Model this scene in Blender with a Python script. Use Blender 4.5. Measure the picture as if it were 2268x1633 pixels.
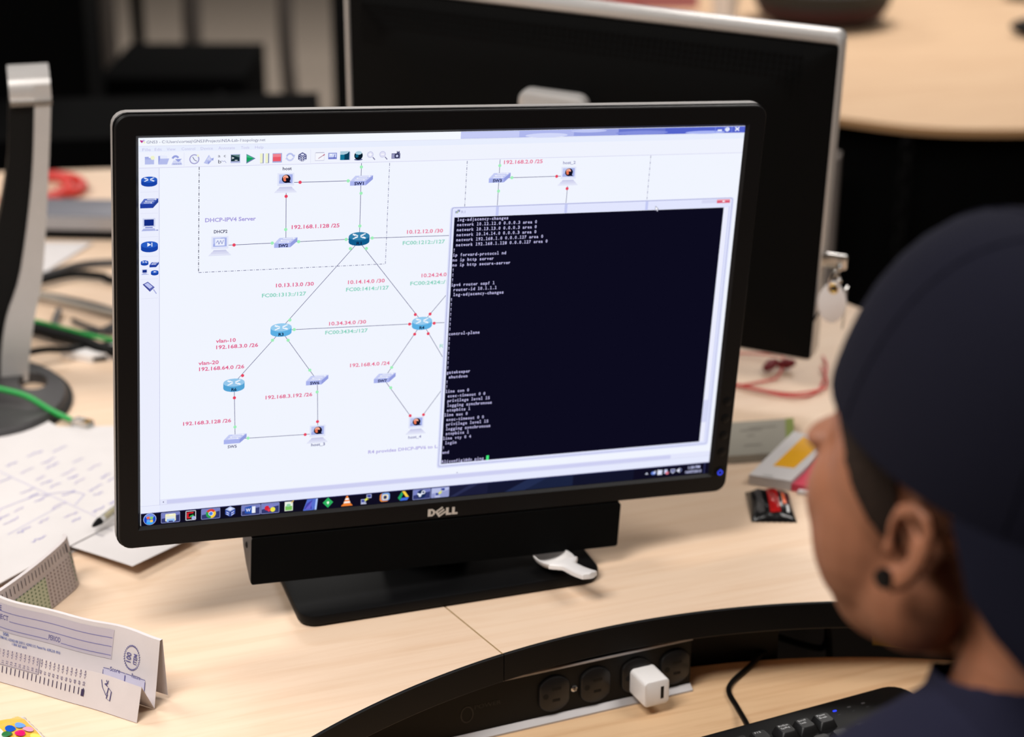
import bpy, bmesh, math, random
from mathutils import Vector, Matrix

for o in list(bpy.data.objects):
    bpy.data.objects.remove(o, do_unlink=True)
SC = bpy.context.scene
COL = SC.collection
random.seed(7)

# ------------------------------------------------------------------ camera
# frame 2268 x 1633; z = 0 is the top of the raised desk shelf, metres
cam_d = bpy.data.cameras.new('camera')
cam_d.sensor_width = 36.0
cam_d.sensor_fit = 'HORIZONTAL'
cam_d.lens = 64.955
cam_d.clip_start = 0.05
cam_d.clip_end = 60
cam_d.dof.use_dof = True
cam_d.dof.focus_distance = 1.46
cam_d.dof.aperture_fstop = 4.0
cam_d.dof.aperture_blades = 0
cam = bpy.data.objects.new('camera', cam_d)
COL.objects.link(cam)
RT = Vector((0.936035, -0.351897, 0.002571))
DN = Vector((-0.124537, -0.338079, -0.932842))
FW = Vector((0.329134, 0.872852, -0.360278))
cm = Matrix.Identity(4)
for i in range(3):
    cm[i][0] = RT[i]; cm[i][1] = -DN[i]; cm[i][2] = -FW[i]
cm.translation = Vector((-0.466658, -1.384941, 0.7769))
cam.matrix_world = cm
SC.camera = cam

# ------------------------------------------------------------------ world, lamps, exposure
SC.view_settings.view_transform = 'Standard'
SC.view_settings.look = 'None'
SC.view_settings.gamma = 1.0
SC.view_settings.exposure = 0.0
SC.view_settings.use_curve_mapping = False
wd = bpy.data.worlds.new('room_ambient')
SC.world = wd
wd.use_nodes = True
wd.node_tree.nodes['Background'].inputs[0].default_value = (1.0, 0.93, 0.86, 1)
wd.node_tree.nodes['Background'].inputs[1].default_value = 0.06

def area(name, loc, rot, sx, sy, power, col=(1, 0.96, 0.92)):
    l = bpy.data.lights.new(name, 'AREA')
    l.shape = 'RECTANGLE'; l.size = sx; l.size_y = sy
    l.energy = power; l.color = col
    o = bpy.data.objects.new(name, l); COL.objects.link(o)
    o.location = loc; o.rotation_euler = rot
    return o
# recessed fluorescent fixtures of the office ceiling (1.85 m above the shelf)
area('ceiling_lamp_a', (-1.3, 1.3, 1.85), (0, 0, 0), 1.2, 0.6, 40)
area('ceiling_lamp_b', (1.9, 2.3, 1.85), (0, 0, 0), 1.2, 0.6, 44)
area('ceiling_lamp_c', (-1.05, -0.75, 1.85), (0, 0, 0), 1.2, 0.6, 58)
area('ceiling_lamp_d', (1.3, -0.6, 1.85), (0, 0, 0), 1.2, 0.6, 22)
area('ceiling_lamp_e', (1.2, 5.2, 1.85), (0, 0, 0), 1.2, 0.6, 62)

# ------------------------------------------------------------------ helpers
def lin(c):
    def f(u):
        u = u / 255.0
        return u / 12.92 if u <= 0.04045 else ((u + 0.055) / 1.055) ** 2.4
    return (f(c[0]), f(c[1]), f(c[2]), 1.0)

def mat(name, rgb, rough=0.5, metal=0.0, spec=0.5, var=0.0, vscale=60.0, bump=0.0, bscale=400.0, coat=0.0, trans=0.0, sss=0.0):
    m = bpy.data.materials.new(name); m.use_nodes = True
    nt = m.node_tree; b = nt.nodes['Principled BSDF']
    b.inputs['Roughness'].default_value = rough
    b.inputs['Metallic'].default_value = metal
    b.inputs['Specular IOR Level'].default_value = spec
    b.inputs['Coat Weight'].default_value = coat
    b.inputs['Transmission Weight'].default_value = trans
    if sss:
        b.inputs['Subsurface Weight'].default_value = sss
        b.inputs['Subsurface Radius'].default_value = (0.012, 0.005, 0.003)
        b.inputs['Subsurface Scale'].default_value = 1.0
    c = lin(rgb)
    tc = nt.nodes.new('ShaderNodeTexCoord')
    n = nt.nodes.new('ShaderNodeTexNoise')
    n.inputs['Scale'].default_value = vscale; n.inputs['Detail'].default_value = 3
    nt.links.new(tc.outputs['Object'], n.inputs['Vector'])
    r = nt.nodes.new('ShaderNodeValToRGB')
    r.color_ramp.elements[0].position = 0.3; r.color_ramp.elements[1].position = 0.7
    v = max(var, 0.015)
    r.color_ramp.elements[0].color = tuple(x * (1 - v) for x in c[:3]) + (1,)
    r.color_ramp.elements[1].color = tuple(min(1, x * (1 + v)) for x in c[:3]) + (1,)
    nt.links.new(n.outputs['Fac'], r.inputs['Fac'])
    nt.links.new(r.outputs['Color'], b.inputs['Base Color'])
    if bump:
        n2 = nt.nodes.new('ShaderNodeTexNoise'); n2.inputs['Scale'].default_value = bscale
        nt.links.new(tc.outputs['Object'], n2.inputs['Vector'])
        bp = nt.nodes.new('ShaderNodeBump'); bp.inputs['Strength'].default_value = bump
        bp.inputs['Distance'].default_value = 0.001
        nt.links.new(n2.outputs['Fac'], bp.inputs['Height'])
        nt.links.new(bp.outputs['Normal'], b.inputs['Normal'])
    return m

def emis(name, rgb, s=1.0):
    m = bpy.data.materials.new(name); m.use_nodes = True
    nt = m.node_tree; nt.nodes.clear()
    e = nt.nodes.new('ShaderNodeEmission'); e.inputs[0].default_value = lin(rgb); e.inputs[1].default_value = s
    o = nt.nodes.new('ShaderNodeOutputMaterial'); nt.links.new(e.outputs[0], o.inputs[0])
    return m

def attr_mat(name, emit):
    """colour per printed mark: emission for the lit display, ink for print"""
    m = bpy.data.materials.new(name); m.use_nodes = True
    nt = m.node_tree
    a = nt.nodes.new('ShaderNodeAttribute'); a.attribute_name = 'ink'
    if emit:
        nt.nodes.clear()
        a = nt.nodes.new('ShaderNodeAttribute'); a.attribute_name = 'ink'
        e = nt.nodes.new('ShaderNodeEmission'); e.inputs[1].default_value = emit
        nt.links.new(a.outputs['Color'], e.inputs[0])
        o = nt.nodes.new('ShaderNodeOutputMaterial'); nt.links.new(e.outputs[0], o.inputs[0])
    else:
        b = nt.nodes['Principled BSDF']; b.inputs['Roughness'].default_value = 0.6
        nt.links.new(a.outputs['Color'], b.inputs['Base Color'])
    return m

def maple(name, rot, base=(226, 199, 173), dark=(218, 187, 158)):
    m = bpy.data.materials.new(name); m.use_nodes = True
    nt = m.node_tree; b = nt.nodes['Principled BSDF']
    b.inputs['Roughness'].default_value = 0.42; b.inputs['Specular IOR Level'].default_value = 0.35
    tc = nt.nodes.new('ShaderNodeTexCoord')
    mp = nt.nodes.new('ShaderNodeMapping'); mp.inputs['Rotation'].default_value = (0, 0, rot)
    mp.inputs['Scale'].default_value = (3.0, 55.0, 30.0)
    nt.links.new(tc.outputs['Object'], mp.inputs['Vector'])
    n = nt.nodes.new('ShaderNodeTexNoise'); n.inputs['Scale'].default_value = 1.6
    n.inputs['Detail'].default_value = 5; n.inputs['Roughness'].default_value = 0.6; n.inputs['Distortion'].default_value = 0.6
    nt.links.new(mp.outputs[0], n.inputs['Vector'])
    r = nt.nodes.new('ShaderNodeValToRGB')
    r.color_ramp.elements[0].position = 0.28; r.color_ramp.elements[0].color = lin(dark)
    r.color_ramp.elements[1].position = 0.55; r.color_ramp.elements[1].color = lin(base)
    nt.links.new(n.outputs['Fac'], r.inputs['Fac'])
    mp2 = nt.nodes.new('ShaderNodeMapping'); mp2.inputs['Rotation'].default_value = (0, 0, rot)
    mp2.inputs['Scale'].default_value = (1.2, 9.0, 5.0)
    nt.links.new(tc.outputs['Object'], mp2.inputs['Vector'])
    n2 = nt.nodes.new('ShaderNodeTexNoise'); n2.inputs['Scale'].default_value = 1.5; n2.inputs['Detail'].default_value = 2
    nt.links.new(mp2.outputs[0], n2.inputs['Vector'])
    mx = nt.nodes.new('ShaderNodeMix'); mx.data_type = 'RGBA'; mx.blend_type = 'MULTIPLY'
    r2 = nt.nodes.new('ShaderNodeValToRGB')
    r2.color_ramp.elements[0].position = 0.3; r2.color_ramp.elements[0].color = (0.94, 0.915, 0.90, 1)
    r2.color_ramp.elements[1].position = 0.65; r2.color_ramp.elements[1].color = (1, 1, 1, 1)
    nt.links.new(n2.outputs['Fac'], r2.inputs['Fac'])
    mx.inputs['Factor'].default_value = 0.8
    nt.links.new(r.outputs['Color'], mx.inputs['A']); nt.links.new(r2.outputs['Color'], mx.inputs['B'])
    nt.links.new(mx.outputs['Result'], b.inputs['Base Color'])
    return m

M = {}
M['bezel'] = mat('black_monitor_plastic', (10, 9, 10), 0.45, spec=0.22, bump=0.06, bscale=2500)
M['bezel_edge'] = mat('dark_grey_plastic', (132, 128, 126), 0.45, bump=0.05, bscale=2500)
M['gloss_black'] = mat('satin_black_plastic', (6, 6, 7), 0.5, spec=0.15, bump=0.05, bscale=1800)
M['black'] = mat('black_plastic', (6, 6, 6), 0.5, spec=0.2)
M['matte_black'] = mat('black_fabric', (4, 4, 4), 0.95, spec=0.05, bump=0.3, bscale=900)
M['edge_band'] = mat('black_edge_band', (8, 8, 9), 0.45, spec=0.2)
M['silver'] = mat('silver_painted_plastic', (190, 186, 183), 0.35, metal=0.35, spec=0.5)
M['steel'] = mat('polished_steel', (205, 202, 198), 0.22, metal=1.0)
M['alu'] = mat('brushed_aluminium', (168, 164, 164), 0.5, metal=0.4)
M['white_plastic'] = mat('white_plastic', (228, 224, 222), 0.35, spec=0.5)
M['paper'] = mat('white_paper', (207, 202, 201), 0.8, spec=0.2, var=0.02, vscale=25)
M['form_paper'] = mat('answer_form_paper', (206, 198, 198), 0.8, spec=0.2, var=0.02)
M['grey_card'] = mat('grey_card', (150, 145, 134), 0.7, spec=0.2)
M['wood_a'] = maple('maple_laminate_left', 2.45)
M['wood_b'] = maple('maple_laminate_right', 0.12)
M['wood_c'] = maple('maple_laminate_lower', 0.45, base=(214, 180, 142), dark=(198, 160, 122))
M['wood_d'] = maple('maple_laminate_far', 0.6, base=(224, 190, 155), dark=(212, 175, 140))
M['ink'] = attr_mat('printed_ink', 0)
M['pixels'] = attr_mat('display_pixels', 1.0)
M['skin'] = mat('skin', (136, 87, 62), 0.55, spec=0.35, var=0.10, vscale=25, bump=0.08, bscale=700, sss=0.12)
M['navy'] = mat('navy_cap_cloth', (16, 16, 27), 0.95, spec=0.1, bump=0.4, bscale=1500)
M['shirt'] = mat('navy_shirt_cloth', (28, 28, 44), 0.95, spec=0.1, bump=0.4, bscale=1200)
M['trouser'] = mat('dark_denim', (24, 26, 38), 0.95, spec=0.1, bump=0.4, bscale=1200)
M['hair'] = mat('black_hair', (34, 24, 18), 0.85, spec=0.15, var=0.3, vscale=400, bump=0.6, bscale=900)
M['red_wire'] = mat('red_wire', (200, 48, 40), 0.45)
M['dark_red'] = mat('dark_red_plastic', (120, 20, 30), 0.5)
M['green_wire'] = mat('green_cable', (20, 150, 62), 0.45)
M['grey_wire'] = mat('grey_cable', (150, 142, 132), 0.5)
M['clear'] = mat('clear_plastic', (225, 225, 225), 0.1, trans=0.75)
M['gold'] = mat('brass_contacts', (205, 165, 80), 0.3, metal=1.0)
M['carpet'] = mat('grey_brown_carpet', (150, 138, 126), 0.95, spec=0.1, var=0.12, vscale=35, bump=0.5, bscale=300)
M['tan'] = mat('tan_edge', (190, 160, 110), 0.6)
M['blue_led'] = emis('blue_led', (40, 60, 255), 2.2)
M['dark_grey'] = mat('dark_grey_plastic_b', (58, 56, 57), 0.45)
M['mid_grey'] = mat('mid_grey_metal', (128, 128, 136), 0.45, metal=0.3)
M['chain'] = mat('chain_dark', (9, 8, 8), 0.7, spec=0.1)
M['yellow_card'] = mat('yellow_card', (205, 185, 90), 0.6)

def link(o, parent=None):
    COL.objects.link(o)
    if parent is not None:
        o.parent = parent
    return o

def smooth_mesh(me, deg=40):
    me.polygons.foreach_set('use_smooth', [True] * len(me.polygons))
    try:
        me.set_sharp_from_angle(angle=math.radians(deg))
    except Exception:
        pass

class MB:
    """collects shapes in world coordinates and links them as one mesh object"""
    def __init__(s):
        s.v = []; s.f = []; s.mi = []; s.mats = []; s.cur = 0
    def use(s, m):
        if m not in s.mats: s.mats.append(m)
        s.cur = s.mats.index(m); return s
    def add(s, vs, fs, M4=None):
        b = len(s.v)
        for p in vs:
            p = Vector(p)
            s.v.append(tuple(M4 @ p) if M4 is not None else tuple(p))
        for f in fs:
            s.f.append(tuple(b + i for i in f)); s.mi.append(s.cur)
        return s
    def loops(s, ls, M4=None, cap0=True, cap1=True, closed=True):
        n = len(ls[0]); vs = [p for l in ls for p in l]; fs = []
        m = n if closed else n - 1
        for k in range(len(ls) - 1):
            for i in range(m):
                j = (i + 1) % n
                fs.append((k * n + i, k * n + j, (k + 1) * n + j, (k + 1) * n + i))
        if cap0: fs.append(tuple(range(n - 1, -1, -1)))
        if cap1: fs.append(tuple((len(ls) - 1) * n + i for i in range(n)))
        return s.add(vs, fs, M4)
    def box(s, x0, x1, y0, y1, z0, z1, M4=None):
        vs = [(x, y, z) for z in (z0, z1) for y in (y0, y1) for x in (x0, x1)]
        fs = [(0, 2, 3, 1), (4, 5, 7, 6), (0, 1, 5, 4), (2, 6, 7, 3), (0, 4, 6, 2), (1, 3, 7, 5)]
        return s.add(vs, fs, M4)
    def rbox(s, x0, x1, y0, y1, z0, z1, r, M4=None, n=3, e=None):
        """box with rounded vertical (z) corners and softened top and bottom rims"""
        e = min(r * 0.4, (z1 - z0) * 0.3) if e is None else e
        ls = []
        for z, ins in ((z0, e), (z0 + e * 0.3, e * 0.3), (z0 + e, 0), (z1 - e, 0), (z1 - e * 0.3, e * 0.3), (z1, e)):
            ls.append([(p[0], p[1], z) for p in rr(x0 + ins, x1 - ins, y0 + ins, y1 - ins, max(r - ins, 1e-5), n)])
        return s.loops(ls, M4)
    def prism(s, pts, z0, z1, M4=None):
        return s.loops([[(p[0], p[1], z0) for p in pts], [(p[0], p[1], z1) for p in pts]], M4)
    def tube(s, pts, r, n=8, M4=None, r1=None):
        pts = [Vector(p) for p in pts]; ls = []
        up = Vector((0, 0, 1)); prev = None
        for i, p in enumerate(pts):
            a = pts[max(i - 1, 0)]; b = pts[min(i + 1, len(pts) - 1)]
            t = (b - a).normalized()
            if prev is None:
                u = t.cross(up)
                if u.length < 1e-4: u = t.cross(Vector((1, 0, 0)))
                u.normalize()
            else:
                u = prev - t * prev.dot(t); u.normalize()
            prev = u; w = t.cross(u)
            rad = r if r1 is None else r + (r1 - r) * i / (len(pts) - 1)
            ls.append([tuple(p + (u * math.cos(2 * math.pi * k / n) + w * math.sin(2 * math.pi * k / n)) * rad) for k in range(n)])
        return s.loops(ls, M4)
    def lathe(s, prof, n=24, M4=None):
        ls = [[(r * math.cos(2 * math.pi * k / n), r * math.sin(2 * math.pi * k / n), z) for k in range(n)] for r, z in prof]
        return s.loops(ls, M4)
    def ball(s, c, rx, ry, rz, nu=14, nv=9, M4=None):
        ls = []
        for j in range(1, nv):
            a = math.pi * j / nv - math.pi / 2
            ls.append([(c[0] + rx * math.cos(a) * math.cos(2 * math.pi * i / nu), c[1] + ry * math.cos(a) * math.sin(2 * math.pi * i / nu), c[2] + rz * math.sin(a)) for i in range(nu)])
        return s.loops(ls, M4)
    def build(s, name, m, parent=None, smooth=True, deg=40):
        off = Vector((0, 0, 0))
        if parent is not None:
            q = parent
            while q is not None:
                off += q.location; q = q.parent
        me = bpy.data.meshes.new(name)
        me.from_pydata([tuple(Vector(p) - off) for p in s.v], [], s.f)
        if s.mats:
            for mm in s.mats: me.materials.append(mm)
            me.polygons.foreach_set('material_index', s.mi)
        else:
            me.materials.append(m)
        bm = bmesh.new(); bm.from_mesh(me)
        bmesh.ops.recalc_face_normals(bm, faces=bm.faces)
        bm.to_mesh(me); bm.free()
        if smooth: smooth_mesh(me, deg)
        o = bpy.data.objects.new(name, me)
        return link(o, parent)

def rr(x0, x1, y0, y1, r, n=3):
    pts = []
    for cx, cy, a0 in ((x1 - r, y1 - r, 0), (x0 + r, y1 - r, 90), (x0 + r, y0 + r, 180), (x1 - r, y0 + r, 270)):
        for k in range(n + 1):
            a = math.radians(a0 + 90 * k / n)
            pts.append((cx + r * math.cos(a), cy + r * math.sin(a)))
    return pts

def catmull(P, k=8):
    P = [Vector(p) for p in P]; out = []
    for i in range(len(P) - 1):
        a = P[max(i - 1, 0)]; b = P[i]; c = P[i + 1]; d = P[min(i + 2, len(P) - 1)]
        for j in range(k):
            t = j / k
            out.append(0.5 * ((2 * b) + (c - a) * t + (2 * a - 5 * b + 4 * c - d) * t * t + (3 * b - a - 3 * c + d) * t ** 3))
    out.append(P[-1]); return out

def tag(o, label, cat, group=None):
    o['label'] = label; o['category'] = cat
    if group: o['group'] = group
    return o
def thing(name, label, cat, loc, group=None):
    o = bpy.data.objects.new(name, None); COL.objects.link(o)
    o.location = loc; o.empty_display_size = 0.02
    return tag(o, label, cat, group)
def struct(o):
    o['kind'] = 'structure'; return o
def rotz(a, loc=(0, 0, 0)):
    return Matrix.Translation(loc) @ Matrix.Rotation(math.radians(a), 4, 'Z')

# ---- glyphs (built-in font) as flat polygons
_gl = {}
def text_polys(s, bold=0.0):
    key = (s, bold)
    if key in _gl: return _gl[key]
    cu = bpy.data.curves.new('t', 'FONT'); cu.body = s; cu.size = 1.0; cu.resolution_u = 2
    cu.offset = bold; cu.fill_mode = 'BOTH'
    ob = bpy.data.objects.new('t', cu); COL.objects.link(ob)
    dg = bpy.context.evaluated_depsgraph_get(); dg.update()
    me = bpy.data.meshes.new_from_object(ob.evaluated_get(dg))
    vs = [(v.co.x, v.co.y) for v in me.vertices]; fs = [tuple(p.vertices) for p in me.polygons]
    bpy.data.objects.remove(ob, do_unlink=True); bpy.data.curves.remove(cu); bpy.data.meshes.remove(me)
    _gl[key] = (vs, fs); return _gl[key]

class Paint:
    """flat printed marks: 2D shapes with one colour each, mapped onto a surface"""
    def __init__(s, fmap):
        s.fm = fmap; s.v = []; s.f = []; s.c = []
    def raw(s, vs, fs, col, layer):
        b = len(s.v)
        for p in vs: s.v.append(tuple(s.fm(p[0], p[1], layer)))
        for f in fs: s.f.append(tuple(b + i for i in f)); s.c.append(col)
    def poly(s, pts, col, layer=1): s.raw(pts, [tuple(range(len(pts)))], col, layer); return s
    def rect(s, x0, y0, x1, y1, col, layer=1): return s.poly([(x0, y0), (x1, y0), (x1, y1), (x0, y1)], col, layer)
    def strip(s, x0, y0, x1, y1, col, layer=1, n=24):
        for k in range(n): s.rect(x0 + (x1 - x0) * k / n, y0, x0 + (x1 - x0) * (k + 1) / n, y1, col, layer)
        return s
    def ell(s, cx, cy, rx, ry, col, layer=1, n=20, a0=0, a1=360):
        return s.poly([(cx + rx * math.cos(math.radians(a0 + (a1 - a0) * k / n)), cy + ry * math.sin(math.radians(a0 + (a1 - a0) * k / n))) for k in range(n + (0 if a1 - a0 >= 360 else 1))], col, layer)
    def ring(s, cx, cy, rx, ry, w, col, layer=1, n=24, a0=0, a1=360):
        vs = []; fs = []
        for k in range(n + 1):
            a = math.radians(a0 + (a1 - a0) * k / n)
            vs += [(cx + rx * math.cos(a), cy + ry * math.sin(a)), (cx + (rx - w) * math.cos(a), cy + (ry - w) * math.sin(a))]
        for k in range(n): fs.append((2 * k, 2 * k + 1, 2 * k + 3, 2 * k + 2))
        s.raw(vs, fs, col, layer); return s
    def line(s, x0, y0, x1, y1, w, col, layer=1):
        d = math.hypot(x1 - x0, y1 - y0)
        if d < 1e-9: return s
        nx, ny = -(y1 - y0) / d * w / 2, (x1 - x0) / d * w / 2
        return s.poly([(x0 + nx, y0 + ny), (x1 + nx, y1 + ny), (x1 - nx, y1 - ny), (x0 - nx, y0 - ny)], col, layer)
    def pline(s, pts, w, col, layer=1):
        for a, b in zip(pts, pts[1:]): s.line(a[0], a[1], b[0], b[1], w, col, layer)
        return s
    def dash(s, x0, y0, x1, y1, w, col, layer=1, pat=(9, 4, 2, 4)):
        d = math.hypot(x1 - x0, y1 - y0); t = 0; k = 0
        while t < d:
            e = min(t + pat[k % len(pat)], d)
            if k % 2 == 0: s.line(x0 + (x1 - x0) * t / d, y0 + (y1 - y0) * t / d, x0 + (x1 - x0) * e / d, y0 + (y1 - y0) * e / d, w, col, layer)
            t = e; k += 1
        return s
    def text(s, st, x0, yb, x1, cap, col, layer=2, bold=0.0, ydir=-1, rot=0):
        """string fitted between x0 and x1 on baseline yb, capital height cap; ydir -1 where y runs down"""
        vs, fs = text_polys(st, bold)
        if not vs: return s
        mn = min(v[0] for v in vs); mx = max(v[0] for v in vs)
        sx = (x1 - x0) / (mx - mn) if x1 is not None else cap / 0.72
        sy = cap / 0.72; out = []
        ca, sa = math.cos(math.radians(rot)), math.sin(math.radians(rot))
        for x, y in vs:
            dx = (x - mn) * sx; dy = ydir * y * sy
            out.append((x0 + dx * ca - dy * sa, yb + dx * sa + dy * ca))
        s.raw(out, fs, col, layer); return s
    def mono(s, st, x0, yb, pitch, cap, col, layer=2, bold=0.02):
        for i, ch in enumerate(st):
            if ch == ' ': continue
            cx = x0 + (i + 0.5) * pitch
            if ch in '1li':
                # slab-serif stems of the fixed-width face
                h = cap if ch == '1' else cap * 1.05 if ch == 'l' else cap * .72
                w = 1.5
                s.rect(cx - w / 2, yb - h, cx + w / 2, yb - 1.3, col, layer)
                s.rect(cx - 2.9, yb - 1.3, cx + 2.9, yb, col, layer)
                s.rect(cx - 2.5, yb - h, cx - w / 2, yb - h + 1.4, col, layer)
                if ch == 'i': s.rect(cx - 1, yb - cap - .6, cx + .9, yb - cap + 1.1, col, layer)
                continue
            vs, fs = text_polys(ch, bold)
            mn = min(v[0] for v in vs); mx = max(v[0] for v in vs); sy = cap / 0.72
            sx = min(sy, pitch * 0.86 / max(mx - mn, 1e-6))
            if ch in 'abcdeghknopqrsuvxyz0123456789' : sx = pitch * 0.74 / (mx - mn) if ch != '1' else pitch * 0.5 / (mx - mn)
            s.raw([(cx + (x - (mn + mx) / 2) * sx, yb - y * sy) for x, y in vs], fs, col, layer)
        return s
    def build(s, name, m, parent=None):
        off = Vector((0, 0, 0)); q = parent
        while q is not None:
            off += q.location; q = q.parent
        me = bpy.data.meshes.new(name)
        me.from_pydata([tuple(Vector(p) - off) for p in s.v], [], s.f)
        ca = me.color_attributes.new('ink', 'FLOAT_COLOR', 'CORNER')
        cols = []
        for p, c in zip(me.polygons, s.c):
            for _ in p.loop_indices: cols.extend(lin(c))
        ca.data.foreach_set('color', cols)
        me.materials.append(m)
        o = bpy.data.objects.new(name, me)
        return link(o, parent)

# ================================================================== the setting
FLOOR = -0.80
mb = MB(); mb.box(-4, 7, -4, 11, FLOOR - 0.05, FLOOR)
struct(mb.build('floor', M['carpet'], smooth=False))

# ------------------------------------------------------------------ workstation desk
ACX, ACY, AR = 0.125, -0.721, 0.615
def arc(r, a0, a1, n):
    return [(ACX + r * math.sin(math.radians(a0 + (a1 - a0) * k / n)), ACY + r * math.cos(math.radians(a0 + (a1 - a0) * k / n))) for k in range(n + 1)]
SEAM = -11.42
desk = thing('workstation_desk', 'maple laminate workstation with a raised curved shelf and black edge band', 'desk', (0.1, 0.3, FLOOR))
g = 0.0007
left_pts = arc(AR, -72, SEAM - 0.06, 40) + [(-0.0149 - g, -0.0275), (-0.05 - g, 0.15), (0.35 - g, 1.42), (-0.047, 1.56), (-1.3, 1.86), (-1.3, -0.55)]
right_pts = arc(AR, SEAM + 0.06, 62, 40) + [(1.15, -0.42), (1.15, 0.05), (0.74, 0.52), (0.62, 1.02), (0.35 + g, 1.42), (-0.05 + g, 0.15), (-0.0149 + g, -0.0275)]
for pts, wm, nm in ((left_pts, M['wood_a'], 'shelf_panel'), (right_pts, M['wood_b'], 'shelf_panel')):
    mb = MB(); n = len(pts)
    mb.use(wm).add([(p[0], p[1], 0) for p in pts] + [(p[0], p[1], -0.025) for p in pts], [tuple(range(n)), tuple(range(2 * n - 1, n - 1, -1))])
    mb.use(M['tan']).add([(p[0], p[1], 0) for p in pts] + [(p[0], p[1], -0.025) for p in pts], [(i, (i + 1) % n, n + (i + 1) % n, n + i) for i in range(n)])
    mb.build(nm, wm, desk, smooth=False)
for a0, a1 in ((-72, SEAM - 0.04), (SEAM + 0.04, 62)):
    mb = MB(); ls = []
    for k in range(61):
        t = math.radians(a0 + (a1 - a0) * k / 60)
        prof = ((AR, 0.0004), (AR - 0.0016, 0.0004), (AR - 0.0024, -0.0004), (AR - 0.0024, -0.0245), (AR - 0.0016, -0.0256), (AR, -0.0256))
        ls.append([(ACX + r * math.sin(t), ACY + r * math.cos(t), z) for r, z in prof])
    mb.loops(ls).build('edge_band', M['edge_band'], desk, deg=30)
# lower worksurface, its rear edge an arc around the seat
low = arc(0.656, -62, 62, 50) + [(0.95, -0.47), (0.45, -0.44), (0.2, -0.42), (-0.05, -0.44), (-0.6, -0.47)]
MB().prism(low, -0.105, -0.08).build('worksurface', M['wood_c'], desk, smooth=False)
mb = MB()
mb.loops([[(ACX + r * math.sin(math.radians(a)), ACY + r * math.cos(math.radians(a)), z) for r, z in ((0.735, -0.0262), (0.735, -0.34), (0.75, -0.34), (0.75, -0.0262))] for a in range(-60, 62, 3)])
mb.build('trough_panel', M['dark_grey'], desk)
mb = MB(); mb.loops([[(ACX + r * math.sin(math.radians(a)), ACY + r * math.cos(math.radians(a)), z) for r, z in ((0.657, -0.30), (0.657, -0.31), (0.736, -0.31), (0.736, -0.30))] for a in range(-60, 62, 3)])
mb.build('trough_floor', M['black'], desk)
for a, w in ((10.5, 3.6), (-20, 2.0), (40, 1.2), (-48, 1.2)):
    mb = MB()
    mb.loops([[(ACX + r * math.sin(math.radians(a + s * w)), ACY + r * math.cos(math.radians(a + s * w)), z) for r, z in ((0.66, -0.0262), (0.66, -0.26), (0.734, -0.26), (0.734, -0.0262))] for s in (-1, 0, 1)])
    mb.build('shelf_bracket', M['black'], desk, smooth=False)
for x, y in ((-0.95, 1.2), (0.9, 0.1), (0.35, 1.1), (-0.95, -0.3)):
    MB().box(x - 0.03, x + 0.03, y - 0.03, y + 0.03, FLOOR, -0.025).build('leg', M['black'], desk, smooth=False)
for x in (-0.45, 0.8):
    MB().box(x - 0.03, x + 0.03, -0.36, -0.30, FLOOR, -0.105).build('leg', M['black'], desk, smooth=False)

# ------------------------------------------------------------------ main monitor
MON = Matrix.Translation((0, 0, 0.255)) @ Matrix.Rotation(math.radians(3.7), 4, 'Y')
mon = thing('computer_monitor', 'black desktop monitor with a lit network diagram on its screen, turned towards the viewer', 'monitor', (-0.004, 0.07, 0.0))
def rz(w0, w1, h0, h1, r, y, n=5):
    return [(p[0], y, p[1]) for p in rr(w0, w1, h0, h1, r, n)]
mb = MB()
mb.loops([rz(-.278, .278, -.181, .181, .011, .012), rz(-.2784, .2784, -.1814, .1814, .0112, .0025), rz(-.2782, .2782, -.1812, .1812, .011, .0018),
          rz(-.2776, .2776, -.1806, .1806, .0106, .0022), rz(-.2774, .2774, -.1804, .1804, .0105, -.0018), rz(-.2766, .2766, -.1796, .1796, .0097, -.0030),
          rz(-.2618, .2618, -.1646, .1646, .0006, -.0030), rz(-.2594, .2594, -.1622, .1622, .0004, .0004)], MON, cap0=False, cap1=False)
bez = mb.build('bezel', M['bezel'], mon, deg=25)
mb = MB()
mb.loops([rz(-.278, .278, -.181, .181, .011, .0121), rz(-.276, .276, -.179, .179, .011, .017), rz(-.255, .255, -.155, .155, .012, .030), rz(-.17, .17, -.11, .11, .02, .046), rz(-.16, .16, -.10, .10, .02, .048)], MON)
mb.build('housing', M['bezel_edge'], mon, deg=25)
# chassis rim behind the bezel seam
mb = MB()
mb.loops([rz(-.2786, .2786, -.1816, .1816, .0113, .0032), rz(-.2786, .2786, -.1816, .1816, .0113, .0118)], MON, cap0=False, cap1=False)
mb.build('chassis_rim', M['bezel_edge'], mon)
# stand
BY = rotz(-2.0, (-0.005, 0, 0))
mb = MB(); mb.rbox(-.138, .138, -.026, .172, 0.0015, 0.0115, .016, BY, n=6, e=.0022)
mb.build('stand_base', M['gloss_black'], mon, deg=30)
mb = MB(); mb.rbox(-.128, .128, -.018, .164, 0.0, 0.0016, .012, BY, n=4, e=.0004)
mb.build('rubber_feet', M['matte_black'], mon)
mb = MB(); mb.rbox(-.045, .045, .052, .078, 0.0115, 0.31, .010, BY, n=4)
mb.build('stand_column', M['bezel'], mon)
MB().box(-.05, .05, .046, .056, -.05, .05, MON).build('mount_plate', M['bezel'], mon, smooth=False)
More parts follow.
